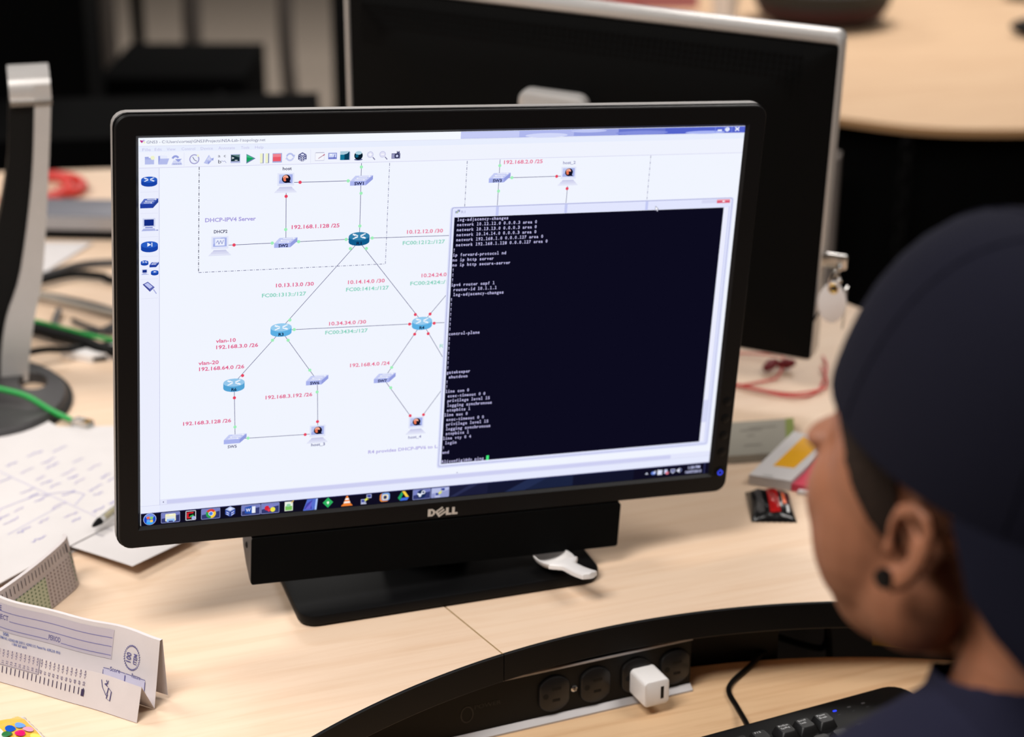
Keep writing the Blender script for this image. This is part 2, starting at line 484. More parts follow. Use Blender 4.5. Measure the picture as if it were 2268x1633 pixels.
# power button with blue ring, menu buttons
mb = MB(); mb.lathe([(0.0055, 0), (0.0055, .0006), (.0048, .0009)], 20, MON @ Matrix.Translation((.2695, -.003, -.1608)) @ Matrix.Rotation(math.radians(90), 4, 'X'))
pb = mb.build('power_button', M['black'], mon)
P_ = Paint(lambda u, v, l: MON @ Vector((.2695 + u, -.00392 - .00004 * l, -.1608 + v)))
P_.ring(0, 0, .0026, .0026, .0007, (60, 80, 255), 1, 20, 120, 420).line(0, .0008, 0, .0032, .0007, (60, 80, 255))
P_.build('power_light', attr_mat('power_light_blue', 1.6), pb)
for k in range(4):
    mb = MB(); mb.lathe([(.0042, 0), (.0042, .0005), (.0036, .0008)], 16, MON @ Matrix.Translation((.2695, -.003, -.141 + .0165 * k)) @ Matrix.Rotation(math.radians(90), 4, 'X'))
    mb.build('menu_button', M['black'], mon)
# maker's name on the lower bezel
P_ = Paint(lambda u, v, l: MON @ Vector((.0015 + u, -.0031 - .00005 * l, -.1772 + v)))
LC = (205, 196, 186)
def logo(P_):
    h = .0070; w = .0026
    # D
    P_.raw([(-.0135, 0), (-.0135, h), (-.0108, h), (-.0108, 0)], [(0, 1, 2, 3)], LC, 1)
    P_.raw([(-.0108, h), (-.0095, h), (-.0074, h * .78), (-.0066, h * .5), (-.0074, h * .22), (-.0095, 0), (-.0108, 0), (-.0108, .0017), (-.0099, .0017), (-.0091, h * .34), (-.0089, h * .5), (-.0091, h * .66), (-.0099, h - .0017), (-.0108, h - .0017)],
           [(0, 1, 12, 13), (1, 2, 11, 12), (2, 3, 10, 11), (3, 4, 9, 10), (4, 5, 8, 9), (5, 6, 7, 8)], LC, 1)
    # slanted E
    a = math.radians(34)
    def e(x, y): return (-.0018 + x * math.cos(a) - y * math.sin(a), h / 2 + x * math.sin(a) + y * math.cos(a))
    for x0, x1, y0, y1 in ((-.0040, -.0022, -.0034, .0034), (-.0022, .0038, .0018, .0034), (-.0022, .0038, -.0008, .0008), (-.0022, .0038, -.0034, -.0018)):
        P_.poly([e(x0, y0), e(x1, y0), e(x1, y1), e(x0, y1)], LC, 1)
    for x in (.0030, .0086):
        P_.rect(x, .0018, x + .0025, h, LC).rect(x, 0, x + .0052, .0018, LC)
logo(P_)
P_.build('maker_logo', M['ink'], mon)

# ------------------------------------------------------------------ the lit display: 1920 x 1200 picture elements
def scr(u, v, l):
    return MON @ Vector(((u / 1920 - .5) * .5184, .0003 - .00006 * l, (.5 - v / 1200) * .324))
WHITE = (241, 245, 255)
mb = MB(); mb.box(-.2593, .2593, .0004, .004, -.1621, .1621, MON)
disp = mb.build('display', emis('display_white', WHITE, 1.0), mon, smooth=False)
disp['label'] = 'lit screen showing a network diagram and a black terminal window'
def page(name, fn):
    P_ = Paint(scr); fn(P_); return P_.build(name, M['pixels'], disp)
def f(P_):
    P_.rect(0, 0, 1920, 23, (244, 248, 255), 1).rect(0, 23, 1920, 40, (232, 238, 254), 1).rect(0, 40, 1920, 86, (240, 243, 254), 1)
    P_.rect(0, 86, 57, 1158, (236, 239, 254), 1).rect(57, 86, 58.2, 1136, (190, 192, 226), 2).rect(0, 85.6, 1920, 87, (208, 208, 238), 2)
    P_.rect(0, 22.5, 1920, 23.5, (214, 216, 240), 2).rect(0, 1135, 1920, 1136.3, (212, 214, 240), 2)
    P_.rect(58, 1118, 1920, 1136, (228, 231, 252), 1).rect(79, 1121, 1772, 1134, (206, 208, 242), 2).rect(0, 1136.3, 1920, 1159, (230, 234, 254), 1)
    P_.poly([(66, 1127), (70, 1124), (70, 1130)], (90, 90, 130), 3).poly([(1008, 1117), (1012, 1113.5), (1016, 1117)], (150, 150, 190), 3)
    for v in (156, 219, 289, 347, 416, 475): P_.rect(3, v, 54, v + 1, (222, 224, 246), 2)
    for u in (128, 499): P_.rect(u, 44, u + 1.2, 84, (222, 224, 246), 2)
    # glass of the title bar on the right with the window buttons
    P_.rect(962, 0, 1920, 21, (146, 158, 226), 2)
    for a, b, c in ((962, 1150, (198, 204, 246)), (1150, 1330, (176, 184, 238)), (1330, 1480, (150, 160, 226)), (1480, 1640, (104, 118, 206)), (1640, 1920, (84, 100, 205))): P_.rect(a, 1, b, 20, c, 3)
    for x, y, rx, ry, c in ((1240, 16, 70, 7, (210, 216, 250)), (1380, 5, 60, 5, (190, 198, 244)), (1560, 14, 90, 6, (130, 142, 222)), (1780, 17, 70, 5, (170, 182, 244))): P_.ell(x, y, rx, ry, c, 4)
    for u in (1814, 1846, 1872): P_.rect(u, 1, u + 2, 19, (130, 146, 236), 5)
    P_.rect(1823, 9, 1838, 14, (236, 240, 255), 6).ring(1857, 9, 8, 7, 3, (230, 236, 255), 6).rect(1852, 6, 1862, 13, (225, 232, 255), 6)
    P_.line(1885, 3, 1899, 14, 4, (236, 240, 255), 6).line(1885, 14, 1899, 3, 4, (236, 240, 255), 7)
page('window_frame', f)
def f(P_):
    P_.text('GNS3 - C:\\Users\\cortezj\\GNS3\\Projects\\NSA-Lab-1\\topology.net', 22, 15.5, 364, 8.6, (96, 98, 140), 3)
    P_.poly([(3, 7), (6, 5), (9, 7), (12, 5), (14, 8), (8.5, 14)], (186, 20, 130), 3).ell(14, 7, 4, 3, (200, 200, 245), 3).ell(16, 12, 3, 3, (240, 240, 200), 4)
page('window_title', f)
def f(P_):
    for w, a, b in (('File', 10, 34), ('Edit', 45, 65), ('View', 79, 104), ('Control', 121, 160), ('Device', 176, 211), ('Annotate', 227, 275), ('Tools', 293, 317), ('Help', 334, 359)):
        P_.text(w, a, 37, b, 8.4, (196, 194, 232), 3)
page('menu_bar', f)
# toolbar icons
B1, B2, B3 = (150, 160, 222), (186, 194, 238), (120, 132, 205)
def ti(fn): page('toolbar_icon', fn)
ti(lambda P: P.rect(17, 57, 43, 76, (170, 180, 232), 3).rect(17, 54, 28, 60, B1, 3).rect(17, 62, 43, 76, (182, 190, 236), 4).ell(39, 57, 6, 6, (240, 244, 205), 5))
ti(lambda P: P.poly([(55, 52), (68, 52), (70, 55), (80, 55), (80, 76), (55, 76)], B1, 3).poly([(60, 50), (80, 52), (82, 62), (60, 62)], (232, 236, 254), 4).poly([(60, 60), (86, 60), (80, 77), (55, 77)], (180, 188, 236), 5))
ti(lambda P: P.poly([(98, 66), (118, 66), (124, 80), (92, 80)], (212, 217, 246), 3).rect(94, 74, 122, 78, B2, 4).ring(104, 64, 12, 13, 6, B1, 5, 14, 200, 330).poly([(102, 62), (122, 62), (112, 71)], B1, 6).mono('mmmm', 97, 78, 6, 4, (140, 146, 190), 7))
ti(lambda P: P.ring(158, 64, 14.5, 14.5, 3, (158, 156, 206), 3).ell(158, 64, 11.5, 11.5, (236, 240, 254), 4).line(158, 66, 153, 57, 1.8, (88, 86, 130), 5).line(158, 66, 165, 70, 1.8, (88, 86, 130), 5).ell(168, 54, 3.5, 3.5, (240, 242, 215), 5))
ti(lambda P: P.poly([(185, 76), (200, 52), (206, 62), (213, 62), (208, 70), (198, 80)], B2, 3).poly([(193, 66), (202, 55), (205, 68)], (214, 218, 246), 4).poly([(196, 72), (206, 71), (199, 80)], B1, 5).poly([(207, 66), (214, 60), (212, 70)], B1, 5))
ti(lambda P: P.text('a', 226, 60, 233, 9, (70, 70, 100), 3).text('b', 227, 78, 236, 11, (40, 40, 70), 3).text('c', 243, 60, 249, 9, (40, 40, 70), 3).pline([(236, 70), (242, 73), (246, 71), (250, 77)], 1.4, (160, 164, 210), 3))
ti(lambda P: P.rect(263, 52, 291, 78, (178, 186, 226), 3).rect(264, 54, 289, 73, (28, 52, 62), 4).poly([(264, 54), (289, 54), (289, 62)], (96, 130, 130), 5).text('>', 266, 67, 273, 8, (236, 244, 250), 6, 0.03).rect(275, 69, 283, 71, (236, 244, 250), 6))
ti(lambda P: P.poly([(309, 52), (336, 66), (309, 81)], (110, 122, 170), 3).poly([(310, 54), (331, 65.5), (310, 77)], (22, 160, 96), 4).poly([(310, 54), (331, 65.5), (310, 62)], (64, 190, 130), 5))
ti(lambda P: P.rect(350, 52, 360, 81, (140, 146, 190), 3).rect(349, 52, 357, 80, (240, 243, 205), 4).rect(366, 52, 376, 81, (140, 146, 190), 3).rect(365, 52, 373, 80, (240, 243, 205), 4))
ti(lambda P: P.rect(386, 52, 414, 80, (166, 172, 218), 3).rect(387, 54, 411, 76, (236, 92, 108), 4).rect(387, 54, 411, 63, (240, 132, 146), 5))
ti(lambda P: P.ring(438, 64, 12, 12, 5, B2, 3, 16, 190, 350).ring(438, 65, 12, 12, 5, (202, 208, 242), 3, 16, 10, 170).poly([(444, 58), (453, 58), (450, 68)], B2, 4).poly([(424, 71), (428, 62), (433, 71)], (202, 208, 242), 4))
def cube(P, x, y, s, dark, light, l=3):
    P.poly([(x, y - s), (x + s * .9, y - s * .5), (x, y), (x - s * .9, y - s * .5)], light, l).poly([(x - s * .9, y - s * .45), (x - 1, y + 1), (x - 1, y + s), (x - s * .9, y + s * .5)], dark, l).poly([(x + s * .9, y - s * .45), (x + 1, y + 1), (x + 1, y + s), (x + s * .9, y + s * .5)], dark, l)
    P.line(x - s * .7, y + s * .05, x - s * .2, y + s * .35, 2, (225, 230, 255), l + 1).line(x + s * .2, y + s * .35, x + s * .7, y + s * .05, 2, (225, 230, 255), l + 1).line(x - s * .7, y + s * .4, x - s * .25, y + s * .7, 2, (225, 230, 255), l + 1).line(x + s * .2, y + s * .75, x + s * .7, y + s * .45, 2, (225, 230, 255), l + 1).ell(x, y - s * .5, s * .35, s * .18, (230, 234, 255), l + 1)
ti(lambda P: cube(P, 475, 65, 14, (74, 78, 130), (96, 100, 150)))
ti(lambda P: P.rect(513, 53, 541, 78, (206, 206, 228), 3).rect(514, 55, 540, 76, (246, 247, 254), 4).rect(515, 52, 540, 54, (196, 196, 214), 4).line(523, 71, 540, 60, 2.4, (190, 160, 176), 5).line(537, 62, 542, 59, 3, (190, 90, 120), 6))
ti(lambda P: P.rect(553, 55, 579, 74, (120, 130, 206), 3).rect(555, 57, 577, 68, (212, 220, 250), 4).ell(561, 60, 3, 2, (248, 250, 255), 5).line(573, 60, 570, 72, 2, (88, 96, 180), 5))
ti(lambda P: P.rect(592, 53, 620, 78, (190, 194, 224), 3).rect(589, 51, 617, 77, (10, 62, 92), 4).rect(589, 61, 602, 77, (20, 116, 150), 5).poly([(589, 51), (617, 51), (610, 58), (600, 61), (589, 61)], (172, 204, 222), 6))
ti(lambda P: P.ell(645, 77, 13, 3, (96, 100, 150), 3).ell(645, 65, 13, 13, (8, 26, 42), 4).ell(645, 57, 10, 5.5, (176, 210, 226), 5).ell(640, 66, 5, 5, (14, 96, 130), 6))
for u, pl in ((681, 1), (719, 0)):
    ti(lambda P, u=u, pl=pl: (P.ring(u, 63, 10, 10, 2.5, (206, 208, 236), 3), P.ell(u, 63, 7.5, 7.5, (226, 226, 246), 3), P.rect(u - 5, 61.5, u + 5, 64.5, (248, 249, 255), 4), P.rect(u - 1.5, 58, u + 1.5, 68, (248, 249, 255), 4) if pl else None, P.line(u + 8, 71, u + 15, 79, 3, (130, 130, 168), 3)))
ti(lambda P: P.rect(747, 61, 774, 77, (98, 100, 142), 3).rect(763, 56, 772, 62, (80, 82, 120), 4).line(764, 58, 764, 54, 2, (80, 82, 120), 4).line(770, 58, 770, 54, 2, (80, 82, 120), 4).rect(748, 63, 756, 75, (150, 152, 190), 4).ell(764, 69, 7.5, 7.5, (40, 42, 70), 5).ell(764, 69, 4.5, 4.5, (150, 156, 200), 6).ell(764, 69, 2.5, 2.5, (226, 230, 250), 7))

# device palette icons and diagram symbols
def router(P, cx, cy, w, h, side, top, arrow=(236, 242, 255), l=3, text=None):
    ry = h * .30
    P.ell(cx, cy + h / 2 - ry, w / 2, ry, side, l).rect(cx - w / 2, cy - h / 2 + ry, cx + w / 2, cy + h / 2 - ry, side, l + 1).ell(cx, cy - h / 2 + ry, w / 2, ry, top, l + 2)
    y = cy - h / 2 + ry
    for sx, sy in ((1, 1), (-1, -1), (1, -1), (-1, 1)):
        P.line(cx + sx * w * .06, y + sy * ry * .12, cx + sx * w * .30, y + sy * ry * .58, h * .07, arrow, l + 3)
    P.poly([(cx - w * .16, y - ry * .55), (cx - w * .34, y - ry * .42), (cx - w * .2, y - ry * .1)], arrow, l + 4).poly([(cx + w * .16, y + ry * .55), (cx + w * .34, y + ry * .42), (cx + w * .2, y + ry * .1)], arrow, l + 4)
    P.poly([(cx + w * .1, y - ry * .35), (cx + w * .08, y - ry * .02), (cx + w * .22, y - ry * .12)], arrow, l + 4).poly([(cx - w * .1, y + ry * .35), (cx - w * .08, y + ry * .02), (cx - w * .22, y + ry * .12)], arrow, l + 4)
    if text: P.text(text, cx - 8, cy + h * .42, cx + 8, 9.5, (14, 30, 66), l + 6, 0.035)
def switch(P, x, y, w, h, front, side, top, l=3, text=None):
    """x, y: lower left corner"""
    k = w * .30
    P.rect(x, y - h * .45, x + w - k, y, front, l).poly([(x, y - h * .45), (x + k * .75, y - h), (x + w, y - h), (x + w - k, y - h * .45)], top, l).poly([(x + w - k, y), (x + w - k, y - h * .45), (x + w, y - h), (x + w, y - h * .6)], side, l)
    for a, b, d in ((.38, .86, 1), (.30, .74, -1), (.2, .62, 1)):
        yy = y - h * (.92 if a == .38 else .74 if a == .30 else .56)
        P.line(x + w * a, yy, x + w * b, yy, h * .055, (250, 251, 255), l + 1)
        e = x + w * (b if d > 0 else a); P.poly([(e + d * w * .05, yy), (e - d * w * .04, yy - h * .08), (e - d * w * .04, yy + h * .08)], (250, 251, 255), l + 2)
    if text: P.text(text, x + w * .18, y - h * .06, x + w * .6, 9.5, (14, 22, 70), l + 4, 0.035)
DB, DT = (22, 66, 168), (40, 92, 196)
def side_icon(fn): page('device_icon', fn)
side_icon(lambda P: router(P, 29, 126, 46, 30, DB, DT))
side_icon(lambda P: switch(P, 3, 204, 52, 28, (34, 62, 160), (40, 66, 150), (90, 112, 196)))
def pc(P, x, y, s):
    P.rect(x, y, x + s, y + s * .72, (206, 212, 240), 3).rect(x + s * .12, y + s * .1, x + s * .88, y + s * .62, (20, 44, 130), 4).rect(x + s * .2, y + s * .72, x + s * .8, y + s * .8, B3, 3).poly([(x - s * .1, y + s * 1.05), (x + s * .05, y + s * .84), (x + s * .95, y + s * .84), (x + s * 1.05, y + s * 1.05)], (176, 184, 230), 3).ell(x + s * 1.15, y + s, s * .1, s * .05, (150, 158, 210), 3)
side_icon(lambda P: pc(P, 10, 234, 36))
def playd(P, cx, cy, w, h):
    ry = h * .3
    P.ell(cx, cy + h / 2 - ry, w / 2, ry, DB, 3).rect(cx - w / 2, cy - h / 2 + ry, cx + w / 2, cy + h / 2 - ry, DB, 4).ell(cx, cy - h / 2 + ry, w / 2, ry, DT, 5)
    y = cy - h / 2 + ry
    P.poly([(cx - w * .12, y - ry * .6), (cx + w * .1, y), (cx - w * .12, y + ry * .6)], (240, 244, 255), 6).rect(cx + w * .12, y - ry * .6, cx + w * .17, y + ry * .6, (240, 244, 255), 6)
side_icon(lambda P: playd(P, 29, 319, 49, 33))
def four(P):
    router(P, 15, 367, 22, 16, DB, DT); switch(P, 29, 381, 27, 15, (34, 62, 160), (40, 66, 150), (90, 112, 196)); pc(P, 7, 386, 16); playd(P, 44, 398, 22, 16)
side_icon(four)
side_icon(lambda P: P.poly([(9, 432), (24, 424), (44, 442), (30, 455)], (92, 100, 176), 3).poly([(14, 432), (24, 427), (38, 440), (29, 446)], (190, 196, 240), 4).poly([(9, 432), (30, 455), (30, 448), (12, 430)], (64, 72, 150), 4).line(40, 448, 49, 462, 3, (170, 176, 224), 4))

GR, RD, LN = (160, 240, 186), (232, 70, 98), (92, 92, 138)
LPINK = (226, 92, 140); LGRN = (134, 210, 190); LPUR = (172, 164, 224)
for a in ((172, 87, 172, 403, 2.2, (80, 80, 104)), (172, 403.5, 742, 403.5, 1.8, (104, 104, 146)), (742, 403, 742, 89, 1.8, (120, 120, 160)), (987, 90, 987, 232, 2, (120, 120, 158)), (1598, 88, 1598, 232, 2, (140, 140, 176))):
    o_ = page('dashed_boundary', lambda P, a=a: P.dash(*a, 1)); o_['kind'] = 'stuff'
for a in ((655, 88, 657, 300), (452, 141, 622, 141), (429, 172, 431, 310), (260, 324, 396, 323), (460, 322, 624, 321), (690, 320, 946, 322),
              (655, 330, 422, 592), (657, 330, 868, 596), (455, 597, 836, 601), (422, 600, 280, 758), (424, 600, 540, 768), (282, 770, 287, 936), (540, 770, 545, 914), (310, 939, 526, 942),
              (868, 600, 752, 776), (752, 776, 848, 912), (870, 600, 945, 510), (900, 602, 946, 603), (870, 600, 945, 722), (945, 826, 886, 908),
              (1093, 88, 1093, 234), (1120, 146, 1298, 146), (1322, 178, 1321, 234)):
    page('link_line', lambda P, a=a: P.line(*a, 1.7, LN, 2))
for u, v in ((655, 100), (616, 141), (657, 180), (657, 281), (430, 283), (390, 323), (470, 322), (616, 321), (697, 320), (630, 350), (680, 352), (449, 566), (463, 597), (397, 627), (445, 630), (515, 731), (540, 804), (286, 899), (327, 939), (776, 740), (776, 807), (1093, 107), (1094, 187), (1135, 146)):
    page('link_state_dot', lambda P, u=u, v=v: P.ell(u, v, 5, 5, GR, 3, 14))
for u, v in ((470, 141), (429, 182), (276, 324), (845, 571), (893, 572), (828, 601), (908, 603), (846, 635), (890, 636), (307, 734), (283, 804), (506, 942), (544, 902), (844, 906), (888, 906), (1283, 146), (1321, 186)):
    page('link_state_dot', lambda P, u=u, v=v: P.ell(u, v, 5, 5, RD, 3, 14))
for nm, cx, cy, s_, t_ in (('R1', 656, 321, (14, 92, 142), (52, 128, 172)), ('R3', 422.5, 596, (92, 176, 228), (150, 204, 240)), ('R4', 868, 601, (92, 176, 228), (150, 204, 240)), ('R6', 281, 763, (84, 164, 214), (150, 200, 236))):
    page('router_symbol', lambda P, cx=cx, cy=cy, s_=s_, t_=t_, nm=nm: router(P, cx, cy, 65, 43, s_, t_, (244, 248, 255), 4, nm))
for nm, x, y in (('SW1', 622, 156), ('SW2', 396, 338), ('SW3', 1060, 160), ('SW6', 504, 780), ('SW7', 720, 788), ('', 252, 953)):
    page('switch_symbol', lambda P, x=x, y=y, nm=nm: switch(P, x, y, 70, 30, (170, 180, 238), (148, 158, 224), (198, 205, 245), 4, nm or None))
def host(P, x, y, ball=True):
    P.rect(x - 5, y - 4, x + 45, y + 34, (226, 230, 250), 3).rect(x, y, x + 40, y + 27, (164, 176, 232), 4).poly([(x, y), (x + 24, y), (x, y + 20)], (190, 200, 242), 5)
    for k, c in enumerate(((206, 208, 236), (216, 218, 242), (226, 229, 248))):
        P.poly([(x + 2 - 6 * k, y + 37 + 6 * k), (x + 38 + 6 * k, y + 37 + 6 * k), (x + 42 + 6 * k, y + 43 + 6 * k), (x - 2 - 6 * k, y + 43 + 6 * k)], c, 3)
    if ball:
        P.ell(x + 21, y + 13, 13, 12.5, (18, 16, 36), 6).poly([(x + 28, y + 18), (x + 36, y + 25), (x + 24, y + 25)], (18, 16, 36), 6)
        P.ell(x + 19, y + 9, 8, 7, (240, 170, 150), 7).ell(x + 17, y + 14, 5, 6.5, (236, 120, 84), 8).ell(x + 23, y + 14, 3.5, 4, (18, 16, 36), 9)
    else:
        P.rect(x + 6, y + 3, x + 34, y + 24, (236, 240, 254), 6).pline([(x + 9, y + 16), (x + 14, y + 8), (x + 17, y + 20), (x + 22, y + 8), (x + 26, y + 19), (x + 31, y + 7)], 1.8, (140, 150, 205), 7)
for x, y, b in ((407, 116, True), (214, 300, False), (525, 918, True), (845, 915, True), (1302, 121, True)):
    page('host_symbol', lambda P, x=x, y=y, b=b: host(P, x, y, b))
def lettering(*a): page('diagram_lettering', lambda P: P.text(*a))
for s_, a, y, b in (('192.168.1.128 /25', 448, 282, 594), ('vlan-10', 225, 624.5, 285), ('192.168.3.0 /26', 226, 644.5, 353), ('vlan-20', 173, 691.5, 234), ('192.168.64.0 /26', 175, 710.5, 312), ('10.12.12.0 /30', 806, 311, 921), ('10.13.13.0 /30', 404, 460.5, 520), ('10.14.14.0 /30', 626, 461.5, 742), ('10.24.24.0', 859, 451.5, 940), ('10.34.34.0 /30', 571, 590.5, 688), ('192.168.3.192 /26', 379, 816, 525), ('192.168.3.128 /26', 128, 882, 274), ('192.168.4.0 /24', 642, 730, 769), ('192.168.2.0 /25', 1106, 102.5, 1233)):
    lettering(s_, a, y, b, 11.8, LPINK if a not in (806, 859, 626, 571, 642, 1106) else (232, 112, 150), 4, 0.022)
for s_, a, y, b in (('FC00:1212::/127', 794, 345.5, 929), ('FC00:1313::/127', 362, 490, 497), ('FC00:1414::/127', 621, 484.5, 756), ('FC00:2424::/1', 824, 475.5, 944), ('FC00:3434::/127', 560, 618.5, 694), ('FC', 930, 685, 945)):
    lettering(s_, a, y, b, 11.8, LGRN, 4, 0.022)
lettering('DHCP-IPV4 Server', 190, 251.5, 340, 12, LPUR, 4, 0.03); lettering('R4 provides DHCP-IPV6 to LA', 711, 1023.5, 953, 11, (180, 172, 228), 4, 0.025)
for s_, a, y, b, c in (('host', 417, 103, 444, (60, 60, 100)), ('DHCP2', 216, 286, 256, (50, 50, 90)), ('SW5', 264, 967, 292, (70, 70, 120)), ('host_3', 526, 983, 570, (110, 110, 160)), ('host_4', 841, 984, 884, (140, 140, 186)), ('host_2', 1301, 108, 1343, (140, 140, 186))):
    lettering(s_, a, y, b, 9.6, c, 4, 0.02)
# terminal window
def f(P_):
    for k, c in ((5, (222, 226, 250)), (3, (204, 208, 244))): P_.poly(rr(946 - k, 1902 + k, 234 - k * .4, 1090 + k, 9, 4), c, 6)
    P_.poly(rr(946, 1902, 234, 1089, 7, 4), (150, 154, 204), 7).poly(rr(947.5, 1900.5, 235.5, 1087.5, 6, 4), (226, 230, 254), 8)
    for u in (1093, 1321, 1598): P_.rect(u - 4, 236, u + 5, 264, (196, 202, 244), 9)
    P_.rect(1873, 265, 1891, 1080, (236, 238, 254), 9).rect(1873, 930, 1891, 1010, (214, 217, 246), 10).rect(1891.5, 262, 1894, 1082, (196, 200, 240), 10)
    P_.rect(955, 265, 1873, 1080, (12, 11, 30), 10)
    P_.rect(1846, 238, 1893, 250, (220, 84, 110), 10).rect(1846, 238, 1893, 243, (236, 150, 165), 11).rect(1866, 242, 1874, 247, (250, 240, 250), 12).rect(1792, 238, 1846, 249, (214, 216, 244), 10)
    P_.rect(957, 245, 966, 252, (150, 156, 200), 10).rect(964, 241, 972, 248, (130, 136, 190), 11).line(960, 252, 968, 244, 2, (190, 214, 120), 12)
    P_.text('R1', 976, 252.5, 989, 8.5, (170, 172, 210), 10)
    P_.poly([(1629, 252), (1629, 268), (1633, 264), (1636, 270), (1639, 269), (1636, 263), (1641, 262)], (250, 250, 255), 14).pline([(1629, 252), (1629, 268), (1633, 264), (1636, 270), (1639, 269), (1636, 263), (1641, 262), (1629, 252)], 1.2, (80, 80, 120), 15)
page('terminal_window', f)
T = [' log-adjacency-changes', ' network 10.12.12.0 0.0.0.3 area 0', ' network 10.13.13.0 0.0.0.3 area 0', ' network 10.14.14.0 0.0.0.3 area 0', ' network 192.168.1.0 0.0.0.127 area 0', ' network 192.168.1.128 0.0.0.127 area 0', '!', 'ip forward-protocol nd', 'no ip http server', 'no ip http secure-server', '!', '!', '!', 'ipv6 router ospf 1', ' router-id 10.1.1.1', ' log-adjacency-changes'] + ['!'] * 7 + ['control-plane'] + ['!'] * 7 + ['gatekeeper', ' shutdown', '!', '!', 'line con 0', ' exec-timeout 0 0', ' privilege level 15', ' logging synchronous', ' stopbits 1', 'line aux 0', ' exec-timeout 0 0', ' privilege level 15', ' logging synchronous', ' stopbits 1', 'line vty 0 4', ' login', '!', 'end', '', 'R1(config)#do ping']
def f(P_):
    for k, s_ in enumerate(T): P_.mono(s_, 956, 277 + 16 * k, 8, 10, (206, 202, 246), 12, 0.016)
    P_.rect(1108, 1064, 1117, 1080, (70, 236, 130), 12)
page('terminal_text', f)
# taskbar
def f(P_):
    P_.rect(0, 1159, 1920, 1200, (15, 13, 32), 6).rect(0, 1159, 1920, 1161, (60, 64, 130), 7)
    for a, b, c in ((990, 1120, (26, 28, 56)), (1120, 1260, (20, 23, 48)), (1260, 1420, (26, 34, 62)), (1420, 1640, (18, 20, 42))): P_.rect(a, 1161, b, 1199, c, 7)
    P_.poly([(990, 1199), (1060, 1161), (1090, 1161), (1010, 1199)], (40, 44, 78), 8).poly([(1180, 1199), (1260, 1161), (1330, 1161), (1250, 1199)], (34, 44, 78), 8)
    for a, b, hi in ((61, 119, 0), (184, 243, 0), (309, 368, 0), (371, 429, 0), (865, 925, 0), (927, 988, 1)):
        P_.poly(rr(a, b, 1162, 1197, 3, 2), (150, 158, 214), 8).poly(rr(a + 1.5, b - 1.5, 1163.5, 1195.5, 2, 2), (52, 58, 112) if not hi else (150, 156, 205), 9).poly([(a + 2, 1164), (b - 2, 1164), (b - 2, 1172), (a + 2, 1182)], (122, 130, 196) if not hi else (186, 192, 230), 10)
    P_.rect(368, 1163, 369.5, 1197, (120, 128, 190), 9)
    P_.rect(1903, 1160, 1904.5, 1199, (70, 78, 140), 8)
page('taskbar', f)
def tk(fn): page('taskbar_icon', fn)
def start(P):
    P.ell(27, 1179, 19.5, 19.5, (190, 205, 250), 11).ell(27, 1179.5, 18, 18, (24, 74, 200), 12).ell(27, 1170, 13, 7, (120, 150, 232), 13).ell(27, 1190, 11, 6, (60, 170, 246), 13)
    for dx, dy, c in ((-5, -5, (232, 110, 70)), (5, -4, (140, 206, 110)), (-5, 5, (110, 170, 240)), (5, 6, (244, 204, 90))):
        P.poly([(27 + dx - 4.5, 1179 + dy - 3.5), (27 + dx + 4, 1179 + dy - 4.5), (27 + dx + 4.5, 1179 + dy + 3.5), (27 + dx - 4, 1179 + dy + 4.5)], c, 14)
tk(start)
tk(lambda P: P.poly(rr(74, 106, 1167, 1192, 3, 3), (244, 240, 196), 11).rect(76, 1176, 104, 1186, (226, 232, 232), 12).poly(rr(78, 103, 1184, 1194, 3, 3), (150, 190, 246), 13).rect(84, 1190, 97, 1195, (52, 58, 112), 14).rect(86, 1168, 98, 1171, (250, 250, 240), 13))
tk(lambda P: P.poly(rr(136, 168, 1163, 1195, 3, 3), (226, 226, 240), 11).rect(138, 1165, 166, 1193, (16, 16, 20), 12).rect(140, 1168, 160, 1172, (216, 36, 50), 13).rect(140, 1168, 145, 1188, (216, 36, 50), 13).rect(140, 1184, 152, 1188, (216, 36, 50), 13).line(149, 1183, 160, 1178, 4, (52, 190, 90), 14).ell(160, 1187, 6, 6, (170, 180, 226), 15))
def chrome(P):
    for a, c in ((210, (222, 66, 54)), (330, (248, 206, 66)), (90, (46, 160, 84))): P.ring(214, 1179, 15.5, 15.5, 9, c, 11, 12, a, a + 120)
    P.ell(214, 1179, 7.5, 7.5, (244, 246, 252), 12).ell(214, 1179, 6, 6, (74, 132, 232), 13)
tk(chrome)
tk(lambda P: cube(P, 274, 1178, 17, (64, 90, 180), (186, 200, 244), 12))
tk(lambda P: P.poly([(320, 1169), (342, 1165), (342, 1193), (320, 1189)], (40, 84, 176), 12).rect(342, 1168, 353, 1190, (236, 240, 252), 12).text('W', 323, 1184, 338, 11, (240, 244, 255), 13, 0.02))
tk(lambda P: P.ell(390, 1178, 8, 8, (214, 36, 56), 12).ell(402, 1172, 7, 7, (130, 130, 200), 13).ell(408, 1184, 8, 8, (238, 232, 76), 14).ell(396, 1185, 5, 5, (226, 60, 80), 15))
tk(lambda P: P.rect(446, 1163, 472, 1194, (236, 240, 230), 12).rect(448, 1178, 470, 1192, (122, 192, 92), 13).ell(458, 1175, 7, 5, (150, 206, 170), 14).line(466, 1168, 474, 1160, 3, (230, 190, 90), 15))
tk(lambda P: P.poly([(505, 1199), (518, 1161), (552, 1161), (540, 1199)], (86, 110, 206), 11).poly([(508, 1195), (516, 1176), (536, 1163), (530, 1178), (534, 1195)], (70, 66, 170), 12).poly([(512, 1194), (534, 1168), (528, 1194)], (106, 100, 206), 13).poly([(546, 1161), (552, 1161), (548, 1199), (542, 1199)], (170, 196, 250), 12))
